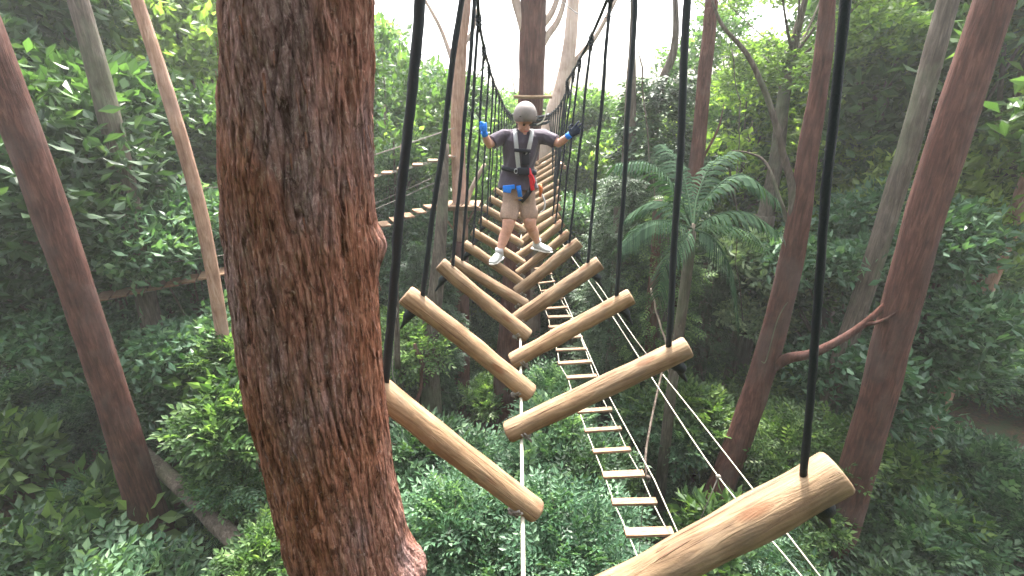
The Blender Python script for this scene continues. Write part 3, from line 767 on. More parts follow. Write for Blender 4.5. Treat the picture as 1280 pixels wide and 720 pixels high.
# slim tree right of the centre passing behind the black strap
root = empty('tree', at(832, 520, 11.5), 'slim upright reddish trunk passing behind the palm fronds on the right', 'tree')
RY2 = 11.5
g = Geo(); trunk_tube(g, [at(830, 580, RY2), at(836, 470, RY2), at(845, 380, RY2), at(858, 290, RY2), at(872, 190, RY2), at(880, 100, RY2), at(888, 20, RY2), at(893, -80, RY2)], [.24, .21, .20, .185, .17, .15, .14, .1], 16, 6, .07, 3)
g.obj('trunk', BARK_RED, root)
g = Geo(); trunk_tube(g, [at(880, 110, RY2), at(888, 70, RY2), at(886, 10, RY2-.2)], [.09, .06, .04], 8, 5); g.obj('limb', BARK_RED, root); g = Geo(); trunk_tube(g, [at(869, 215, RY2), at(884, 188, RY2), at(898, 160, RY2), at(905, 130, RY2)], [.05, .035, .025, .01], 8, 5); g.obj('limb', BARK_RED, root)

# more thin trunks low in the wood
for (pts_, rad_, m_, lb) in (
    ([at(816, 500, 10.6), at(814, 400, 10.6), at(819, 330, 10.6), at(822, 250, 10.7)], [.17, .15, .13, .1], BARK_RED, 'thin reddish trunk under the palm crown'),
    ([at(540, 520, 11), at(536, 440, 11), at(545, 360, 11.1), at(552, 280, 11.3), at(556, 180, 11.6)], [.30, .26, .2, .15, .1], BARK_GREY, 'dark grey trunk in shade left of the tan trunk'),
    ([at(497, 460, 9.5), at(495, 360, 9.6), at(498, 280, 9.8), at(503, 180, 10)], [.07, .06, .05, .04], BARK_GREY, 'very thin dark stem beside the big trunk'),
    ([at(770, 520, 12.5), at(776, 400, 12.5), at(781, 300, 12.5), at(786, 200, 12.5), at(790, 60, 12.5), at(792, -60, 12.5)], [.36, .3, .26, .2, .08, .03], BARK_GREY, 'dark stout trunk hung with creepers right of the bridge')):
    root = empty('tree', pts_[0], lb, 'tree'); g = Geo(); trunk_tube(g, pts_, rad_, 14, 6, .12, 3); g.obj('trunk', m_, root)
root = empty('fallen_trunk', at(300, 690, 6.3), 'brown fallen trunk lying across the lower left corner', 'fallen trunk')
g = Geo(); trunk_tube(g, [at(150, 540, 8.5), at(240, 622, 7.3), at(310, 695, 6.3), at(400, 800, 5.3)], [.13, .16, .18, .2], 14, 6, .12, 3); g.obj('trunk', BARK_GREY, root)

# vine-covered columns
def vine_mesh(nm, h, r0, n, seed, tm=PIN2, size=.8):
    r = np.random.default_rng(seed); z = r.uniform(0, 1, n); a = r.uniform(0, 2*math.pi, n)
    lump = 1+.38*np.sin(a*2+z*9+seed)*np.sin(z*17+seed)+.18*np.sin(a*5+z*31)
    rad = r0*(.35+.65*np.sin(math.pi*np.clip(z*.95+.1, 0, 1))**.6)*lump*(1-.25*r.uniform(0, 1, n)**2)
    P = np.stack([rad*np.cos(a), rad*np.sin(a), z*h], 1)
    D = np.stack([np.cos(a), np.sin(a), r.normal(size=n)*.4-.35], 1)+r.normal(size=(n, 3))*.3
    return foliage(nm, P, D, r.uniform(.7, 1.2, n)*size, tm, None, seed)
VIN = [vine_mesh('vines', 9.5, 1.0, 3400, 1, PIN2, 1.1), vine_mesh('vines', 8, .8, 2600, 2, PIN, 1.0)]
VIN[0].materials.append(L_DARK); VIN[1].materials.append(L_COOL)
def vine_tree(px, Y, ztop, k, label, s=1, mat=None, bare=None):
    h = (9.5, 8)[k]; x = xat(px, Y)
    gz = ground_z(x, Y); root = empty('vine_covered_tree', (x, Y, gz), label, 'tree', 'vine-covered trees')
    a = link('vines', VIN[k], None, root); a.location.z = ztop-h*s-gz; a.scale = (s*1.15, s*1.15, s); a.rotation_euler.z = random.uniform(0, 6); setmat(a, mat)
    g = Geo(); T = [(0, 0, -.2), (.1, 0, (ztop-gz)*.4), (-.05, .1, (ztop-gz)*.9)]
    if bare: T += bare
    trunk_tube(g, T, [.28, .22, .15]+[.09, .05][:len(bare or [])], 12, 6); link('trunk', g.mesh('trunk', BARK_GREY), None, root)
vine_tree(806, 13.0, 1.2, 0, 'tall column of dark vines with a bare stick poking into the white sky', 1.15, None, [(.25, 0, 11.6), (.05, 0, 13.2)])
vine_tree(832, 11.0, -1.6, 1, 'dark vine-wrapped stem below the palm, behind the black strap', .8, L_MID)
vine_tree(775, 11.6, -1.2, 1, 'creeper-hung trunk right of the log bridge at mid height', .8, L_DARK)
vine_tree(895, 12.2, -3.0, 1, 'shaded ivy column right of the palm', .75, L_DARK)
vine_tree(531, 12.2, -3.0, 0, 'vine-clad dark stump left of the tan trunk', .6, L_DARK)

for pts_, rd_, m_, lb in (
    ([at(493, 330, 8.5), at(496, 380, 8.5), at(491, 430, 8.5), at(495, 500, 8.5)], .012, ROPE_GREY, 'thin pale vine hanging beside the big trunk'),
    ([at(800, 60, 11), at(812, 200, 11.1), at(828, 330, 11), at(822, 430, 11.2), at(838, 520, 11)], .02, BARK_GREY, 'crooked dark vine hanging in front of the vine column'),
    ([at(812, 360, 9.6), at(822, 395, 9.6), at(830, 420, 9.5), at(836, 470, 9.6)], .022, BARK_PALE, 'short pale crooked stick behind the black strap'),
    ([at(650, 20, 13), at(600, 90, 13.4), at(560, 170, 13.6), at(536, 300, 13.2)], .014, BARK_GREY, 'long thin vine sagging behind the left straps'),
    ([at(915, 60, 10.5), at(925, 160, 10.6), at(918, 260, 10.5), at(928, 400, 10.6)], .014, BARK_GREY, 'thin vine hanging left of the leaning trunk'),
    ([at(730, 560, 9.3), at(715, 600, 8.8), at(712, 640, 8.2), at(722, 690, 7.6)], .035, BARK_PALE, 'pale dead branch lying among the shrubs below the plank bridge'),
    ([at(520, 430, 10.2), at(528, 470, 10.2), at(518, 520, 10.0)], .06, BARK_RED, 'short dark dead stump behind the second left log')):
    rt = empty('vine' if 'vine' in lb else 'dead_branch', pts_[-1], lb, 'vine' if 'vine' in lb else 'branch'); P_ = spline(pts_, 6)
    P_ = [p+Vector((noise.noise(p*3), noise.noise(p*3+Vector((9, 0, 0))), 0))*.10 for p in P_]
    g = Geo(); g.tube(P_, [rd_*(.75+.5*abs(noise.noise(p*2))) for p in P_], 7, lump=.2, lf=20); g.obj('stem', m_, rt)

# ------------------------------------------------------------------ palms
def frond_mesh(seed, L=2.0, npair=46, ll=.42, droop=.55):
    r = random.Random(seed); V = []; Fs = []; vr = []
    def P(t):
        return Vector((0, L*(t-.10*t**3), L*(.62*t-droop*t*t*1.55)))
    for i in range(npair):
        t = .10+.86*i/npair; p = P(t); tg = (P(min(1, t+.02))-P(t-.02)).normalized()
        l = ll*math.sin(math.pi*(.12+.80*t))**.7*r.uniform(.9, 1.1)
        for s in (-1, 1):
            d = (Vector((s, 0, 0))*1.0+tg*.75+Vector((0, 0, -.25-.35*r.random()))).normalized()
            n = d.cross(tg).normalized()*s; wv = tg*.013
            m = p+d*l*.5+Vector((0, 0, .02)); e = p+d*l+Vector((0, 0, -l*.32))
            b = len(V); V += [p-wv*.8, m-wv*1.3, e, m+wv*1.3, p+wv*.8]; v0 = r.uniform(.25, .8); vr += [v0]*5
            Fs += [(b, b+1, b+3, b+4), (b+1, b+2, b+2, b+3)]
    Fs2 = []
    for q in Fs: Fs2.append(q)
    me = bpy.data.meshes.new('frond'); me.from_pydata([tuple(v) for v in V], [], [tuple(dict.fromkeys(q)) for q in Fs2])
    g = Geo(); g.tube([P(k/14) for k in range(15)], [.022*(1-.055*k) for k in range(15)], 6)
    nb = len(V)
    V2 = [tuple(v) for v in V]+g.v; F2 = [tuple(dict.fromkeys(q)) for q in Fs2]+[tuple(i+nb for i in q) for q in g.f]
    bpy.data.meshes.remove(me)
    me = bpy.data.meshes.new('frond'); me.from_pydata(V2, [], F2)
    a = me.attributes.new('var', 'FLOAT', 'POINT'); a.data.foreach_set('value', np.array(vr+[.7]*len(g.v), dtype=np.float32))
    me.materials.append(L_PALM); me.update(); return me
FR = [frond_mesh(1, 2.1, 34, .42, .60), frond_mesh(2, 2.2, 36, .40, .72), frond_mesh(3, 2.0, 32, .44, .50)]
def palm(loc, s, fr, label, trunk_h=4, mat=None, lean=(0, 0)):
    loc = Vector(loc); root = empty('palm_tree', loc-Vector((0, 0, trunk_h)), label, 'palm')
    g = Geo(); P = [(lean[0], lean[1], 0), (lean[0]*.4, lean[1]*.4, trunk_h*.5), (0, 0, trunk_h)]
    PP = spline(P, 12); g.tube(PP, [(.085 if i % 2 else .095)*s**.5 for i in range(len(PP))], 12); g.tube([(0, 0, trunk_h-.5*s), (0, 0, trunk_h+.1*s)], [.075*s, .05*s], 10)
    link('trunk', g.mesh('trunk', BARK_GREY), None, root)
    for k, (az, el, ln) in enumerate(fr):
        o = link('frond', FR[k % 3], None, root); o.location = (0, 0, trunk_h); o.scale = (s, s*ln, s)
        o.rotation_euler = (R(el), R(random.uniform(-12, 12)), R(az)); setmat(o, mat)
    return root
# azimuth: 0 = away (+Y), 90 = left (-X), -90 = right
def frond_path(pts, seed, n=30, ll=.44, base=None):
    r = random.Random(seed); P = [Vector(p) for p in spline(pts, 12)]; m = len(P)-1; V = []; Fs = []; vr = []
    for i in range(n):
        t = .12+.88*i/n; f = t*m; k = min(int(f), m-1); p = P[k].lerp(P[k+1], f-k); tg = (P[min(k+2, m)]-P[max(k-1, 0)]).normalized()
        sd_ = tg.cross(Vector((0, 0, 1))).normalized(); l = ll*(.35+.65*math.sin(math.pi*(.15+.72*t)))*r.uniform(.88, 1.1)
        for s_ in (-1, 1):
            d = (sd_*s_*.75+tg*.62+Vector((0, 0, -.18-.3*r.random()))).normalized(); w_ = tg*.023
            q1 = p+d*l*.35+Vector((0, 0, .01)); q2 = p+d*l*.72+Vector((0, 0, -l*.15)); e = p+d*l*.92+Vector((0, 0, -l*.42)); b = len(V)
            V += [p-w_*.6, q1-w_, q2-w_*.8, e, q2+w_*.8, q1+w_, p+w_*.6]; vr += [r.uniform(.1, .9)]*7
            Fs += [(b, b+1, b+5, b+6), (b+1, b+2, b+4, b+5), (b+2, b+3, b+4)]
    g = Geo(); g.tube(P, [.024*(1-.8*k/m) for k in range(m+1)], 6); nb = len(V)
    me = bpy.data.meshes.new('frond'); me.from_pydata([tuple(v-base) for v in V]+[tuple(Vector(v)-base) for v in g.v], [], Fs+[tuple(i+nb for i in q) for q in g.f])
    a = me.attributes.new('var', 'FLOAT', 'POINT'); a.data.foreach_set('value', np.array(vr+[.8]*len(g.v), dtype=np.float32)); me.materials.append(L_PALM); me.update(); return me
pc = at(866, 286, 8.4); pr_ = empty('palm_tree', pc-Vector((0, 0, 7)), 'large palm with long dark arching feathery fronds crossing behind the black strap on the right', 'palm')
PF = [((866, 286, 8.4), (845, 238, 8.3), (812, 204, 8.1), (768, 204, 7.9)), ((866, 286, 8.4), (835, 276, 8.0), (805, 280, 7.8), (776, 306, 7.6)), ((866, 286, 8.4), (842, 258, 8.9), (815, 252, 9.2), (786, 268, 9.4)),
      ((866, 286, 8.4), (888, 242, 8.3), (928, 218, 8.2), (972, 250, 8.0)), ((866, 286, 8.4), (898, 268, 8.1), (935, 266, 7.9), (974, 290, 7.8)), ((866, 286, 8.4), (893, 300, 8.0), (916, 345, 7.8), (924, 415, 7.7)),
      ((866, 286, 8.4), (872, 245, 8.8), (890, 205, 9.1), (918, 188, 9.3)), ((866, 286, 8.4), (858, 235, 8.9), (846, 200, 9.3), (830, 180, 9.6)), ((866, 286, 8.4), (900, 282, 9.0), (935, 290, 9.4), (962, 315, 9.6)),
      ((866, 286, 8.4), (852, 300, 8.0), (832, 330, 7.8), (822, 372, 7.7))]
for k, q in enumerate(PF):
    o = link('frond', frond_path([at(*a) for a in q], 40+k, 30, .46, pc), None, pr_); o.location = (0, 0, 7)
g = Geo(); g.tube([(.1, 0, 0), (.05, .05, 3.5), (0, 0, 6.6), (0, 0, 7.1)], [.14, .11, .10, .05], 12, lump=.1, lf=5); link('trunk', g.mesh('trunk', BARK_GREY), None, pr_)
palm(at(628, 585, 8.4), .55, [(a, 25+10*math.sin(a), 1) for a in range(0, 360, 40)], 'small low palm with fine fronds under the foot of the log bridge', .9)
palm(at(305, 625, 8.0), .65, [(a, 25+12*math.sin(a*2), 1) for a in range(10, 370, 42)], 'small pale palm in the undergrowth at the lower left', .9, L_PALM)
palm(at(1040, 500, 9.5), .6, [(a, 20+12*math.sin(a*2), 1) for a in range(10, 370, 45)], 'low palm in the undergrowth right of the leaning trunk', .9, L_PALM)

# ------------------------------------------------------------------ shrubs seen one by one
SH = [  # px, py of the middle, Y, size, mesh, label, material
 (716, 668, 5.7, 1.05, 0, 'blue-green shrub with feathery sprays at the bottom, right of the centre rope', None),
 (562, 668, 6.1, 1.2, 3, 'blue-green shrub at the bottom between big trunk and centre rope', None),
 (630, 690, 6.0, 1.0, 0, 'low cool green shrub right under the centre rope at the frame bottom', None),
 (520, 590, 8.0, 1.2, 1, 'dark green leafy shrub just right of the big trunk, low down', L_DARK),
 (590, 600, 8.2, 1.1, 3, 'cool green shrub under the nearest left log', None),
 (700, 560, 8.8, 1.2, 1, 'mid green shrub between the log bridge and the lower plank bridge', L_COOL),
 (660, 600, 8.0, .9, 0, 'small cool shrub behind the centre rope knot', None),
 (770, 700, 6.4, .9, 3, 'cool green shrub left of the last planks of the lower bridge', None),
 (500, 440, 11.0, 1.3, 0, 'cool green shrub right of the big trunk at mid height', L_MID),
 (606, 500, 12.6, .8, 1, 'leafy green shrub between tan trunk and far bridge tree', None),
 (690, 500, 11.5, 1.2, 3, 'shrub right of the far bridge tree behind the plank bridge', L_COOL),
 (850, 520, 9.6, 1.1, 1, 'bright green shrub behind the white lines, left of the leaning trunk', L_MID),
 (835, 650, 8.6, .9, 0, 'cool shrub just left of the foot of the leaning trunk', L_COOL),
 (830, 540, 9.4, 1.0, 1, 'mid green bush beside the grey slack rope', L_COOL),
 (990, 640, 7.4, .8, 1, 'green shrub right of the leaning trunk above the nearest log', None),
 (990, 560, 8.4, 1.2, 0, 'cool green shrub right of the leaning trunk, higher', L_MID),
 (960, 700, 6.6, 1.0, 3, 'shrub showing under the nearest right log', L_MID),
 (930, 700, 6.2, .8, 0, 'small shrub in the gap below the nearest log', L_COOL),
 (950, 520, 10.5, 1.3, 1, 'yellow-green bush behind the middle of the leaning trunk', L_MID),
 (945, 325, 11.8, 1.25, 4, 'rounded pale grey-green bush hanging right of the palm', None),
 (935, 395, 11.6, .9, 4, 'lower pale bush below the rounded pale one', None),
 (985, 340, 13.0, 1.2, 1, 'green bush behind the leaning trunk beside the pale bush', L_OLIVE),
 (300, 440, 9.5, 1.0, 1, 'bright green bush left of the big trunk, highest there', L_MID),
 (300, 520, 8.2, 1.1, 1, 'broad-leaved green bush left of the big trunk', L_MID),
 (315, 570, 8.0, 1.0, 0, 'cool green bush left of the big trunk near its foot', L_COOL),
 (285, 600, 7.6, 1.0, 3, 'low bush behind the fallen trunk', L_MID),
 (340, 690, 6.4, .8, 1, 'low green plant beside the fallen trunk', None),
 (545, 560, 10.0, .8, 0, 'cool shrub at the foot of the tan trunk', None),
 (668, 545, 10.2, .7, 1, 'small bush in front of the roots of the far bridge tree', L_COOL),
 (700, 690, 6.0, .8, 5, 'arching fern at the bottom between centre rope and plank bridge', None),
 (530, 560, 8.6, .9, 5, 'fern with arching fronds right of the big trunk', L_MID),
 (900, 690, 6.4, .8, 6, 'broad-leaved bush in the corner below the white lines', None),
 (295, 480, 8.8, .9, 6, 'large-leaved bright bush left of the big trunk', None),
 (640, 640, 7.2, .8, 7, 'yellow-green fern behind the centre rope', None),
 (735, 600, 7.6, .9, 1, 'dark bush right beside the lower plank bridge', L_DARK),
]
bushobj = None
for px, py, Y, s, k, lb, m in SH:
    p = at(px, py, Y); r_, a_ = shrub(p-Vector((0, 0, .5*s)), s, k, lb, 'shrubs of the undergrowth', m)
    gz = ground_z(p.x, p.y)
    if p.z-.5*s > gz+.3:      # a stem down to the ground
        g = Geo(); hh = (p.z-.5*s-gz)/s; g.tube(spline([(.0, 0, .1), (.08, .05, -hh*.5), (0, 0, -hh-.3)], 4), [.03+.004*i for i in range(9)], 6)
        link('main_stem', g.mesh('main_stem', BARK_GREY), None, r_)

# ------------------------------------------------------------------ forest trees that can be told apart
FT = [  # px, Y, top z, crown height, mesh, width, label, material
 (492, 17.0, 3.4, 8.0, 3, 1.0, 'leafy tree filling the gap right of the big trunk', L_MID),
 (520, 20.5, 2.2, 7, 1, 1.1, 'hazy green tree behind the upper plank walkway', L_COOL),
 (545, 24, 2.2, 7, 3, 1.1, 'thin pale-green tree against the sky left of the tan trunk', L_OLIVE),
 (600, 22, 1.6, 6.5, 0, 1.1, 'green tree behind the left row of straps', L_MID),
 (725, 22, .9, 6.5, 1, 1.2, 'bright green tree behind the right row of straps', L_OLIVE),
 (750, 18, -1.0, 5.5, 0, 1.1, 'mid green tree between the right straps and the vine column', L_BRIGHT),
 (862, 18, 2.2, 6.0, 3, .7, 'hazy tree between the vine column and the slim trunk', L_MID),
 (925, 16, 2.0, 5.5, 3, 1.3, 'sunlit yellow-green tree right of the slim trunk', L_BRIGHT),
 (975, 16.5, 1.0, 6.0, 0, 1.2, 'sunlit leafy tree at the right behind the bare limbs', L_BRIGHT),
 (960, 13.0, 4.6, 3.4, 3, 1.6, 'thin spray of leaves high at the upper right', L_OLIVE),
 (905, 20, 5.2, 6.0, 3, 1.2, 'airy tree crown behind the top of the slim trunk', L_MID),
 (1010, 19, 6.2, 8.0, 1, 1.2, 'tall green tree at the right margin of the clearing', L_OLIVE),
 (700, 26, 1.0, 7, 2, 1.2, 'dark rounded tree far behind the climber', L_MID),
 (650, 28, 1.4, 7, 1, 1.2, 'distant tree behind the far trunk', L_MID),
 (520, 16.5, -2.6, 4.5, 2, 1.1, 'dark leafy tree below the plank walkways', L_COOL),
 (495, 16.5, -.6, 5.0, 1, 1.0, 'cool green tree crossed by the plank walkways', L_COOL),
 (612, 18.5, -1.6, 5.0, 2, 1.0, 'dark tree seen through the left straps', L_MID),
 (725, 16.5, -2.6, 4.5, 1, 1.0, 'cool green tree under the right ends of the far logs', L_COOL),
 (760, 16.5, -3.2, 4.0, 2, 1.1, 'dark bushy tree right of the plank bridge', L_DARK),
 (860, 17.5, -1.0, 6, 2, 1.1, 'dark tree behind the palm', L_DARK),
 (930, 17.0, -3.0, 4.5, 2, 1.1, 'dark tree behind the pale bushes', L_DARK),
 (1005, 15.5, -2.4, 5, 0, 1.1, 'green tree behind the leaning trunk', L_MID),
 (300, 14, 0.5, 6, 0, 1.1, 'green tree just left of the big trunk', L_MID),
 (270, 17, 5.2, 9, 1, 1.2, 'tall tree left of the big trunk near the top', L_OLIVE),
 (180, 13, 4.0, 8, 0, 1.1, 'wide leafy tree left of the big trunk, nearer the edge', L_MID),
 (90, 15, 5.5, 9, 1, 1.3, 'tall airy tree in the left part of the forest', L_MID),
 (20, 11, 2.5, 7, 2, 1.1, 'dark tree at the left edge', L_DARK),
 (210, 11, -1.8, 5, 2, 1.0, 'low dark tree below the walkways at the left', L_COOL),
 (110, 10, -2.4, 4.5, 0, 1.1, 'low green tree under the walkways near the left edge', L_COOL),
 (1075, 14, 5.2, 8, 0, 1.1, 'broad green tree right of the leaning trunk', L_MID),
 (1150, 12.5, 4.2, 8, 1, 1.1, 'tall leafy tree towards the right edge', L_OLIVE),
 (1240, 12, 4.8, 8, 2, 1.1, 'dark tree at the right edge', L_MID),
 (1110, 10.5, -1.6, 5, 2, 1.0, 'low dark tree right of the leaning trunk', L_COOL),
 (1210, 9.5, -1.8, 4.5, 0, 1.0, 'low green tree near the right edge', L_COOL),
]
for px, Y, top, ch, k, wd, lb, m in FT:
    forest_tree(xat(px, Y, 250), Y, top, ch, k, lb, m, wd)

# trunks in the outer parts of the forest
for k, (px, Y, w_, m, lb) in enumerate(((60, 7.5, .24, BARK_RED, 'red-brown trunk near the left edge'), (165, 10, .2, BARK_GREY, 'grey trunk between the left edge and the big trunk'), (235, 9, .12, BARK_TAN, 'slim tan trunk close left of the big trunk'),
        (1100, 9, .18, BARK_GREY, 'grey trunk right of the leaning trunk'), (1170, 7.2, .26, BARK_RED, 'stout red-brown trunk near the right edge'), (1250, 10, .16, BARK_TAN, 'tan trunk at the right edge'))):
    x = xat(px, Y); gz = ground_z(x, Y); root = empty('tree', (x, Y, gz), lb, 'tree'); g = Geo(); rd = random.Random(k)
    trunk_tube(g, [(x, Y, gz-.3), (x+rd.uniform(-.2, .2), Y, gz+4), (x+rd.uniform(-.4, .4), Y, gz+9), (x+rd.uniform(-.6, .6), Y, gz+17)], [w_*1.5, w_*1.1, w_, w_*.6], 16, 8, .09, 2.5)
    g.obj('trunk', m, root)

# ------------------------------------------------------------------ scattered masses (geometry nodes): undergrowth, distant forest
def scatter(name, pts, rot, scl, idx, sources, label=None):
    me = bpy.data.meshes.new(name); me.vertices.add(len(pts)); me.vertices.foreach_set('co', np.asarray(pts, dtype=np.float32).ravel())
    a = me.attributes.new('rot', 'FLOAT_VECTOR', 'POINT'); a.data.foreach_set('vector', np.asarray(rot, dtype=np.float32).ravel())
    a = me.attributes.new('scl', 'FLOAT_VECTOR', 'POINT'); a.data.foreach_set('vector', np.asarray(scl, dtype=np.float32).ravel())
    a = me.attributes.new('idx', 'INT', 'POINT'); a.data.foreach_set('value', np.asarray(idx, dtype=np.int32))
    o = link(name, me); tag(o, label, kind='stuff')
    ng = bpy.data.node_groups.new(name, 'GeometryNodeTree')
    ng.interface.new_socket('Geometry', in_out='INPUT', socket_type='NodeSocketGeometry'); ng.interface.new_socket('Geometry', in_out='OUTPUT', socket_type='NodeSocketGeometry')
    N = ng.nodes; Lk = ng.links.new; gi = N.new('NodeGroupInput'); go = N.new('NodeGroupOutput'); iop = N.new('GeometryNodeInstanceOnPoints'); jn = N.new('GeometryNodeJoinGeometry')
    for s in sources:
        oi = N.new('GeometryNodeObjectInfo'); oi.inputs['Object'].default_value = s; oi.inputs['As Instance'].default_value = True; oi.transform_space = 'ORIGINAL'
        Lk(oi.outputs['Geometry'], jn.inputs[0])
    def na(nm, ty):
        x = N.new('GeometryNodeInputNamedAttribute'); x.data_type = ty; x.inputs['Name'].default_value = nm; return x.outputs['Attribute']
    er = N.new('FunctionNodeEulerToRotation'); Lk(na('rot', 'FLOAT_VECTOR'), er.inputs[0])
    Lk(gi.outputs[0], iop.inputs['Points']); Lk(jn.outputs[0], iop.inputs['Instance']); iop.inputs['Pick Instance'].default_value = True
    Lk(na('idx', 'INT'), iop.inputs['Instance Index']); Lk(er.outputs[0], iop.inputs['Rotation']); Lk(na('scl', 'FLOAT_VECTOR'), iop.inputs['Scale'])
    Lk(iop.outputs[0], go.inputs[0]); md = o.modifiers.new('scatter', 'NODES'); md.node_group = ng
    return o
foli = {}
for o in C.objects:
    if o.type == 'MESH' and o.name.startswith('foliage'):
        foli.setdefault((o.data.name, o.material_slots[0].material.name), o)
und = [o for (d, m), o in foli.items() if m in ('cool_green_leaves', 'mid_green_leaves', 'dark_green_leaves')][:14]
pts, rot, scl, idx = [], [], [], []
rd = random.Random(21)
y = 3.0
while y < 24:
    x = -26.0
    while x < 27:
        xx, yy = x+rd.uniform(-.5, .5), y+rd.uniform(-.5, .5)
        blocked = (1.3 < xx < 4.6 and 5.2 < yy < 8.3) or (-2.6 < xx < .9 and 9.6 < yy < 13.0)
        if abs(xx) < yy*1.25+3 and not rd.random() < .22 and not (blocked and rd.random() < .95):
            s = rd.uniform(.55, 1.55); pts.append((xx, yy, ground_z(xx, yy)-.1*s)); rot.append((rd.uniform(-.2, .2), rd.uniform(-.2, .2), rd.uniform(0, 6.28)))
            scl.append((s, s, s*rd.uniform(.7, 1.2))); idx.append(rd.randrange(len(und)))
        x += 1.4
    y += 1.3
scatter('undergrowth', pts, rot, scl, idx, und, 'dense low green undergrowth covering the forest floor')
crowns = {}
for o in C.objects:
    if o.type == 'MESH' and o.name.startswith('crown'): crowns.setdefault((o.data.name, o.material_slots[0].material.name), o)
fc = list(crowns.values())
def names(*ms): return [o for (d, m), o in crowns.items() if m in ms]
fsrc = names('mid_green_leaves', 'cool_green_leaves', 'bright_yellow_green_leaves', 'olive_green_leaves')
pts, rot, scl, idx = [], [], [], []
for Y in (21, 25, 29, 34, 40, 47):
    x = -Y*1.35
    while x < Y*1.35:
        px = 640+F*x/(Y*.94)
        el = interp(px, [0, 470, 500, 560, 600, 700, 780, 860, 900, 950, 1000, 1280], [14, 10, 6, 4, 2.8, 2.8, 2.6, 3.2, 4.5, 5, 6, 13])+rd.uniform(-1.8, .4)
        top = Y*math.tan(R(el)); gz = ground_z(x, Y); z = top; lay = 0
        while z > gz and lay < 4:
            s = rd.uniform(1.1, 1.6)*Y/30; hh = 4.6*s
            pts.append((x+rd.uniform(-1, 1), Y+rd.uniform(-1.5, 1.5), z-hh)); rot.append((0, 0, rd.uniform(0, 6.28))); scl.append((s*1.05, s*1.05, s)); idx.append(rd.randrange(len(fsrc)))
            z -= hh*.8; lay += 1
        x += rd.uniform(2.6, 3.6)*Y/30
for Y in (-7, -11, -16, -22):  # unseen trees behind the camera, added to hold back flat front skylight
    x = -26.0
    while x < 27:
        top = rd.uniform(5, 10); gz = ground_z(x, Y); z = top
        while z > gz:
            s = rd.uniform(.9, 1.3); hh = 4.6*s; pts.append((x+rd.uniform(-1, 1), Y+rd.uniform(-1, 1), z-hh)); rot.append((0, 0, rd.uniform(0, 6.28))); scl.append((s*1.1, s*1.1, s)); idx.append(rd.randrange(len(fsrc))); z -= hh*.85
        x += rd.uniform(2.6, 3.6)
scatter('distant_forest', pts, rot, scl, idx, fsrc, 'far-off green forest wall closing the view behind the trees, with unseen trees added behind the camera')

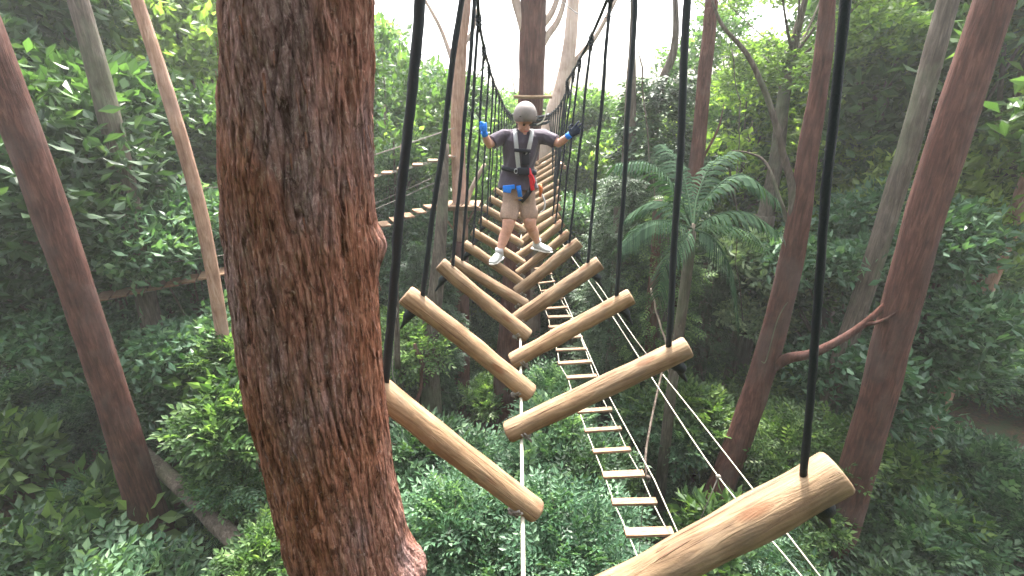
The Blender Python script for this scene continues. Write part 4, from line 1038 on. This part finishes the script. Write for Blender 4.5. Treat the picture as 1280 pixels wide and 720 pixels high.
# ------------------------------------------------------------------ the climber
def person():
    foot = {}
    for nm, key, px in (('a', ('L', 4), 622), ('b', ('R', 5), 675)):
        po, pi, r = LOGGEO[key][:3]; best = None
        for k in range(101):
            p = pi.lerp(po, k/100); dep = p.y*cp-p.z*sp; u = 640+F*p.x/dep
            if best is None or abs(u-px) < best[0]: best = (abs(u-px), p)
        foot[nm] = best[1]+Vector((0, 0, r+.012))
    fa, fb = foot['a'], foot['b']
    root = empty('person', ((fa.x+fb.x)/2, (fa.y+fb.y)/2, min(fa.z, fb.z)), 'climber in grey helmet, dark T-shirt and beige shorts standing on the logs with arms spread', 'person')
    V = Vector
    YH = (fa.y+fb.y)/2+.06
    hip = at(649, 232, YH); hipc = hip
    zt = lambda py, Y=YH: at(640, py, Y).z
    T = []   # torso table z, cx, cy, a, b
    for py, px, dy, a, b in ((247, 648, .0, .165, .120), (234, 648, .0, .178, .128), (218, 648.5, -.01, .165, .118), (206, 649, -.02, .158, .112), (190, 651, -.05, .172, .122), (176, 653, -.07, .182, .118), (168, 654, -.07, .165, .095), (163, 655, -.07, .09, .065)):
        p = at(px, py, YH+dy); T.append((p.z, p.x, p.y, a, b))
    Ts = T[::-1]
    def tor(z, k): 
        zs = [t[0] for t in T]; return interp(z, zs, [t[k] for t in T]) if zs[0] < zs[-1] else interp(z, zs[::-1], [t[k] for t in T][::-1])
    def front(x, z, off=0):
        c = tor(z, 1); a = tor(z, 3)+off; b = tor(z, 4)+off; u = max(-.98, min(.98, (x-c)/a)); return V((x, tor(z, 2)-b*math.sqrt(1-u*u), z))
    def fnor(x, z):
        c = tor(z, 1); a = tor(z, 3); b = tor(z, 4); u = max(-.95, min(.95, (x-c)/a)); return V((u/a, -math.sqrt(1-u*u)/b, 0)).normalized()
    sh = {'a': at(629, 170, YH-.06), 'b': at(680, 170, YH-.06)}
    el = {'a': at(611, 181, YH-.18), 'b': at(699, 179.5, YH-.14)}
    wr = {'a': at(605.5, 167, YH-.26), 'b': at(711, 169.5, YH-.24)}
    hj = {'a': at(640, 243, YH), 'b': at(658, 243, YH)}
    kn = {'a': at(635, 283, YH-.13), 'b': at(663, 281, YH-.06)}
    ak = {'a': fa+V((.02, .06, .085)), 'b': fb+V((-.035, .05, .085))}
    neck0 = V((tor(T[-1][0], 1), tor(T[-1][0], 2)+.01, T[-1][0]-.04)); headc = at(655.8, 150, YH-.15)
    M = 1.12*(Matrix.Rotation(R(18), 3, 'Z')@Matrix.Rotation(R(36), 3, 'X'))
    def H(x, y, z): return headc+M@V((x, y, z))
    # body: one continuous skin surface
    g = Geo()
    g.tube([V((t[1], t[2], t[0])) for t in T], [(t[3]*.92, t[4]*.9) for t in T], 20, True, (1, 0, 0))
    g.tube([neck0, neck0.lerp(headc, .5), headc], [.066, .060, .060], 14)
    g.ell(headc+M@V((0, .012, .02)), (.073, .092, .098), M, 22, 14)     # skull
    g.ell(headc+M@V((0, -.018, -.045)), (.055, .068, .070), M, 18, 12)   # jaw
    g.ell(H(0, -.092, -.015), (.0125, .02, .026), M, 10, 8)              # nose
    g.ell(H(0, -.084, -.093), (.022, .016, .016), M, 10, 8)              # chin
    g.ell(H(-.074, .01, -.01), (.010, .02, .032), M, 10, 8); g.ell(H(.074, .01, -.01), (.010, .02, .032), M, 10, 8)
    g.ell(H(0, -.079, .022), (.050, .014, .010), M, 12, 6)               # brow
    for k in 'ab':
        c = V((tor(sh[k].z, 1), sh[k].y, sh[k].z))
        g.tube([sh[k].lerp(c, .5), sh[k], sh[k].lerp(el[k], .5), el[k], el[k].lerp(wr[k], .35), wr[k]], [.055, .058, .048, .041, .042, .029], 14)
        g.tube(spline([hj[k]+V((0, 0, .04)), hj[k].lerp(kn[k], .5), kn[k], kn[k].lerp(ak[k], .35)+V((0, .025, 0)), kn[k].lerp(ak[k], .75)+V((0, .012, 0)), ak[k]], 3),
               [.080, .082, .080, .078, .075, .076, .066, .062, .061, .062, .060, .054, .047, .042, .039, .038], 16)
        g.ell(kn[k]+V((0, -.02, 0)), (.045, .04, .05))
    g.obj('body', SKIN, root, remesh=.008, smooths=3)
    # eyes and mouth
    for s in (-1, 1):
        e = Geo(); e.ell(H(s*.030, -.080, .003), (.012, .008, .006), M, 10, 6); e.obj('eye', EYE, root)
        e = Geo(); e.ell(H(s*.030, -.086, .020), (.018, .006, .004), M, 10, 6); e.obj('eyebrow', HAIR, root)
    e = Geo(); e.ell(H(0, -.086, -.058), (.023, .009, .007), M, 12, 6); e.obj('mouth', mat_simple('lips', (.42, .13, .11), .5), root)
    # shirt
    g = Geo()
    g.tube([V((t[1], t[2], t[0])) for t in T[1:]], [(t[3]+.010+(.026 if i < 1 else .014 if i < 2 else 0), t[4]+(.028 if i < 1 else .012)) for i, t in enumerate(T[1:])], 40, True, (1, 0, 0), .20, 13)
    for k in 'ab':
        c = V((tor(sh[k].z, 1), sh[k].y, sh[k].z)); e = sh[k].lerp(el[k], .78)
        g.tube([sh[k].lerp(c, .6)+V((0, 0, -.01)), sh[k]+V((0, 0, -.005)), sh[k].lerp(el[k], .4), e], [.075, .078, .073, .072], 16, True, None, .22, 18)
    g.tube([neck0-V((0, 0, .04)), neck0.lerp(headc, .12)], [.10, .075], 16)
    g.obj('t_shirt', SHIRT, root, remesh=.007, smooths=2)
    # shorts
    g = Geo()
    g.tube([V((t[1], t[2], t[0])) for t in T[0:3]], [(t[3]+.010-.012*i, t[4]+.012-.014*i) for i, t in enumerate(T[0:3])], 24, True, (1, 0, 0))
    for k in 'ab':
        e = hj[k].lerp(kn[k], .80)
        g.tube([hj[k]+V((0, 0, .05)), hj[k].lerp(kn[k], .3), hj[k].lerp(kn[k], .65), e], [.102, .103, .097, .090], 24, True, None, .22, 16)
        s = -1 if k == 'a' else 1
        g.ell(hj[k].lerp(kn[k], .6)+V((s*.080, -.01, 0)), (.025, .06, .08))
    g.obj('shorts', SHORTS, root, remesh=.010, smooths=3)
    # shoes
    for k, f_, yaw in (('a', fa, -22), ('b', fb, 48)):
        Mz = Matrix.Rotation(R(yaw), 3, 'Z'); g = Geo()
        def Fp(x, y, z): return f_+V((0, .02, -.008))+Mz@V((x, y, z))
        g.tube([Fp(0, .10, .045), Fp(0, .06, .055), Fp(0, 0, .055), Fp(0, -.07, .042), Fp(0, -.13, .032), Fp(0, -.165, .026)], [(.03, .035), (.042, .05), (.044, .048), (.050, .038), (.046, .03), (.028, .018)], 16, True, (1, 0, 0))
        g.tube([Fp(0, .055, .05), Fp(0, .055, .115)], [.05, .048], 14)
        so_ = g.obj('shoe', SHOE, root, remesh=.007, smooths=3)
        g = Geo(); g.tube([Fp(0, .125, .012), Fp(0, .06, .012), Fp(0, -.02, .010), Fp(0, -.10, .010), Fp(0, -.175, .014)], [(.03, .013), (.045, .014), (.044, .013), (.054, .013), (.026, .010)], 14, True, (1, 0, 0))
        s2 = g.obj('sole', SOLE); s2.parent = so_
        g = Geo(); g.tube([ak[k]+V((0, 0, -.01)), ak[k]+V((0, 0, .05))], [.047, .044], 14); s2 = g.obj('sock', STRAPG); s2.parent = so_
    # helmet
    g = Geo(); vs = []; nu, nv = 32, 14
    hc = headc+M@V((0, .010, .034))
    Mh = M@Matrix.Rotation(R(-10), 3, 'X')
    for sgn, off in ((1, 0), (-1, -.010)):
        ring = []
        for j in range(nv+1):
            ph = (math.pi*.60)*j/nv
            for i in range(nu):
                th = 2*math.pi*i/nu; cut = .20*max(0, -math.sin(th))**1.5
                p2 = ph*(1-cut)
                ring.append(hc+Mh@V(((.108+off)*math.sin(p2)*math.cos(th), (.125+off)*math.sin(p2)*math.sin(th), (.128+off)*math.cos(p2))))
        fs = []
        for j in range(nv):
            for i in range(nu):
                i2 = (i+1) % nu; q = (j*nu+i, (j+1)*nu+i, (j+1)*nu+i2, j*nu+i2); fs.append(q if sgn > 0 else q[::-1])
        b = len(g.v); g.add(ring, fs)
        if sgn < 0:
            o1 = b-(nv+1)*nu+nv*nu; o2 = b+nv*nu
            g.f += [(o1+i, o2+i, o2+(i+1) % nu, o1+(i+1) % nu) for i in range(nu)]
    hm = g.obj('helmet', HELMET, root)
    g = Geo()
    for s in (-1, 1):
        g = Geo(); g.ell(hc+Mh@V((s*.075, -.080, .035)), (.012, .008, .006), Mh, 8, 6); vt = g.obj('vent', EYE); vt.parent = hm
    g = Geo()
    for s in (-1, 1): g.ribbon([H(s*.086, -.01, .0), H(s*.078, -.03, -.05), H(s*.045, -.05, -.10), H(0, -.06, -.118)], [M@V((s, 0, 0)), M@V((s, -.2, 0)), M@V((s*.6, -.4, -.4)), M@V((0, -.4, -1))], .014, .003)
    cs = g.obj('chin_strap', STRAPK); cs.parent = hm
    # gloves
    def glove(k, mat, cuff, open_):
        w_ = wr[k]; d = (w_-el[k]).normalized(); g = Geo()
        if open_:
            tip = at(733, 153, YH-.26); d = (tip-w_).normalized(); up = V((0, -1, .15)); sd_ = d.cross(up).normalized(); n_ = sd_.cross(d)
            pc = w_+d*.055; g.tube([w_-d*.01, w_+d*.03, w_+d*.085, w_+d*.105], [(.026, .022), (.040, .02), (.046, .017), (.040, .014)], 14, True, tuple(sd_))
            for q, (o_, l_) in enumerate(((-.036, .074), (-.012, .086), (.012, .080), (.035, .062))):
                dd = (d+sd_*o_*7).normalized(); b0 = w_+d*.09+sd_*o_
                g.tube([b0, b0+dd*l_*.45, b0+dd*l_*.75-n_*.006, b0+dd*l_-n_*.014], [.0125, .0118, .0105, .008], 8)
            sg = -1
            b0 = w_+d*.03+sd_*.03*sg; dd = (d*.6+sd_*sg*.9).normalized(); g.tube([b0, b0+dd*.045, b0+dd*.05+d*.035], [.015, .0125, .009], 8)
        else:
            c = at(605.5, 158.5, YH-.29); ax = V((.22, 0, 1)).normalized()
            g.tube([w_-V((0, 0, .01)), w_.lerp(c, .5), c-V((0, 0, .01)), c+V((0, 0, .028))], [(.028, .024), (.036, .026), (.043, .028), (.038, .026)], 14, True, (0, 1, 0))
            for q in range(4):
                z0 = c+V((.012, 0, .030-.020*q)); ll = (.9, 1, .95, .82)[q]
                pts_ = [z0+V((.0, .035, 0)), z0+V((-.0, -.030*ll, 0)), z0+V((-.022, -.050*ll, -.002)), z0+V((-.050*ll, -.044, -.004)), z0+V((-.056*ll, -.018, -.006))]
                g.tube(pts_, [.012, .0125, .012, .0115, .009], 8)
            g.tube([c+V((.01, .01, .0)), c+V((-.01, -.03, .034)), c+V((-.03, -.045, .042)), c+V((-.045, -.042, .036))], [.015, .014, .012, .009], 8)
        gl = g.obj('glove', mat, root, remesh=.0045, smooths=2)
        gl['label'] = 'dark glove with spread fingers' if open_ else 'blue glove closed round a strap'
        g = Geo(); d2 = (w_-el[k]).normalized(); g.tube([w_-d2*.022, w_-d2*.005, w_+d2*.022], [.034, .034, .033], 14); cf = g.obj('cuff', cuff); cf.parent = gl
    glove('a', BLUE, BLUE, False); glove('b', NAVY, BLUE, True)
    # harness
    hr = Geo()
    for s, x_top, x_bot, mt in ((-1, -.085, .010, 0), (1, .085, .070, 0)):
        zt_, zb = sh['a'].z+.02, T[2][0]+.01
        n = 14; pts_ = []; nr = []
        for i in range(n+1):
            t = i/n; z = lerp(zt_, zb if s < 0 else lerp(zt_, zb, .52), t); c = tor(z, 1); x = c+lerp(x_top, x_bot, t)
            pts_.append(front(x, z, .020)); nr.append(fnor(x, z))
        # over the shoulder
        p0 = pts_[0]; pts_ = [p0+V((0, .20, -.03)), p0+V((0, .13, .045)), p0+V((0, .05, .040))]+pts_; nr = [V((0, .5, 1)), V((0, 0, 1)), V((0, -.6, 1))]+nr
        g = Geo(); g.ribbon(pts_, nr, .046, .004); g.obj('harness_strap', STRAPG, root)
    def belt(z0, z1, w_, off, mat, nm, a0=-180, a1=180, tilt=0):
        g = Geo(); pts_ = []; nr = []
        for i in range(41):
            a = R(lerp(a0, a1, i/40)); z = lerp(z0, z1, .5+.5*math.sin(a)); c = V((tor(z, 1), tor(z, 2), z)); aa = tor(z, 3)+off; bb = tor(z, 4)+off
            pts_.append(c+V((aa*math.sin(a), -bb*math.cos(a), 0))); nr.append(V((math.sin(a)/aa, -math.cos(a)/bb, 0)))
        g.ribbon(pts_, nr, w_, .006); return g.obj(nm, mat, root)
    zb = zt(212)
    belt(zb+.025, zb-.03, .048, .026, STRAPK, 'waist_belt')
    cz = zt(185)
    g = Geo(); xs = [tor(cz, 1)+x for x in np.linspace(-.075, .095, 8)]
    g.ribbon([front(x, cz-.012-.06*(x-xs[0]), .024) for x in xs], [fnor(x, cz) for x in xs], .034, .005); g.obj('chest_strap', STRAPK, root)
    g = Geo()
    p = front(tor(zb, 1)+.045, zb, .05); g.box(p+V((0, -.01, 0)), (.13, .05, .075)); g.obj('harness_pouch', STRAPK, root, bevel=.012)
    g = Geo(); pz = zt(196); p = front(tor(pz, 1)+.055, pz, .025); g.box(p, (.085, .02, .14)); g.obj('chest_pad', STRAPK, root, bevel=.01)
    g = Geo(); p = front(tor(zb, 1)-.035, zb, .035)
    g.tube([p+V((.018*math.cos(a), -.008, .024*math.sin(a))) for a in np.linspace(0, 2*math.pi, 13)], .0045, 6, False); g.obj('buckle', METAL, root)
    g = Geo(); p = front(tor(zt(222), 1)+.12, zt(222), .03)
    g.ribbon([p+V((-.02, 0, .11)), p+V((0, -.01, .05)), p+V((.012, -.015, 0)), p+V((.02, -.015, -.06)), p+V((.03, -.01, -.12))], [V((.3, -1, 0))]*5, .042, .010)
    g.ribbon([p+V((-.03, 0, .06)), p+V((.02, -.02, .04)), p+V((.045, -.015, -.02)), p+V((.03, -.01, -.07))], [V((.3, -1, 0))]*4, .022, .012); g.obj('sling', RED, root)
    g = Geo()
    q = at(636, 234, YH-.165); g.box(q, (.13, .022, .045), Matrix.Rotation(R(-6), 3, 'Y')); q = at(634, 238, YH-.17); g.box(q, (.085, .022, .05), Matrix.Rotation(R(8), 3, 'Y'))
    g.obj('leg_loop_pad', BLUE, root, remesh=.006, smooths=3)
    g = Geo(); q0 = at(648, 232, YH-.16); q1 = at(651, 250, YH-.10); g.ribbon([q0, q0.lerp(q1, .5)+V((0, -.01, 0)), q1], [V((0, -1, 0))]*3, .05, .01); g.obj('leg_loop_strap', BLUE, root)
    g = Geo(); q = [at(651, 252, YH-.09), at(657, 246, YH-.14), at(664, 236, YH-.13), at(668, 226, YH-.09)]; g.ribbon(q, [V((0, -1, 0))]*4, .05, .008); g.obj('leg_loop_strap', STRAPK, root)
    g = Geo(); q = at(675, 236, YH-.1); g.tube([q+V((0, 0, .05)), q+V((.01, -.01, 0)), q+V((.005, 0, -.09))], [.016, .022, .012], 10); g.obj('device', mat_simple('orange_plastic', (.45, .13, .04), .5), root)
    g = Geo(); g.tube(spline([at(676, 240, YH-.08), at(681, 252, YH-.1), at(680, 262, YH-.1), at(675, 266, YH-.08)], 4), .008, 6); g.obj('lanyard', STRAPG, root)
person()

# ------------------------------------------------------------------ camera and output
cam = bpy.data.cameras.new('camera'); co = bpy.data.objects.new('camera', cam); C.objects.link(co)
co.location = (0, 0, 0); co.rotation_euler = (R(70), 0, 0); cam.sensor_width = 36; cam.lens = 36*F/1280; cam.clip_start = .05; cam.clip_end = 2000
sc = bpy.context.scene; sc.camera = co
sc.render.engine = 'CYCLES'
sc.cycles.transparent_max_bounces = 8; sc.cycles.max_bounces = 6; sc.cycles.volume_bounces = 1
sc.view_settings.view_transform = 'Standard'; sc.view_settings.look = 'None'; sc.view_settings.gamma = 1; sc.view_settings.exposure = 2.5
sc.render.resolution_x = 1024; sc.render.resolution_y = 576
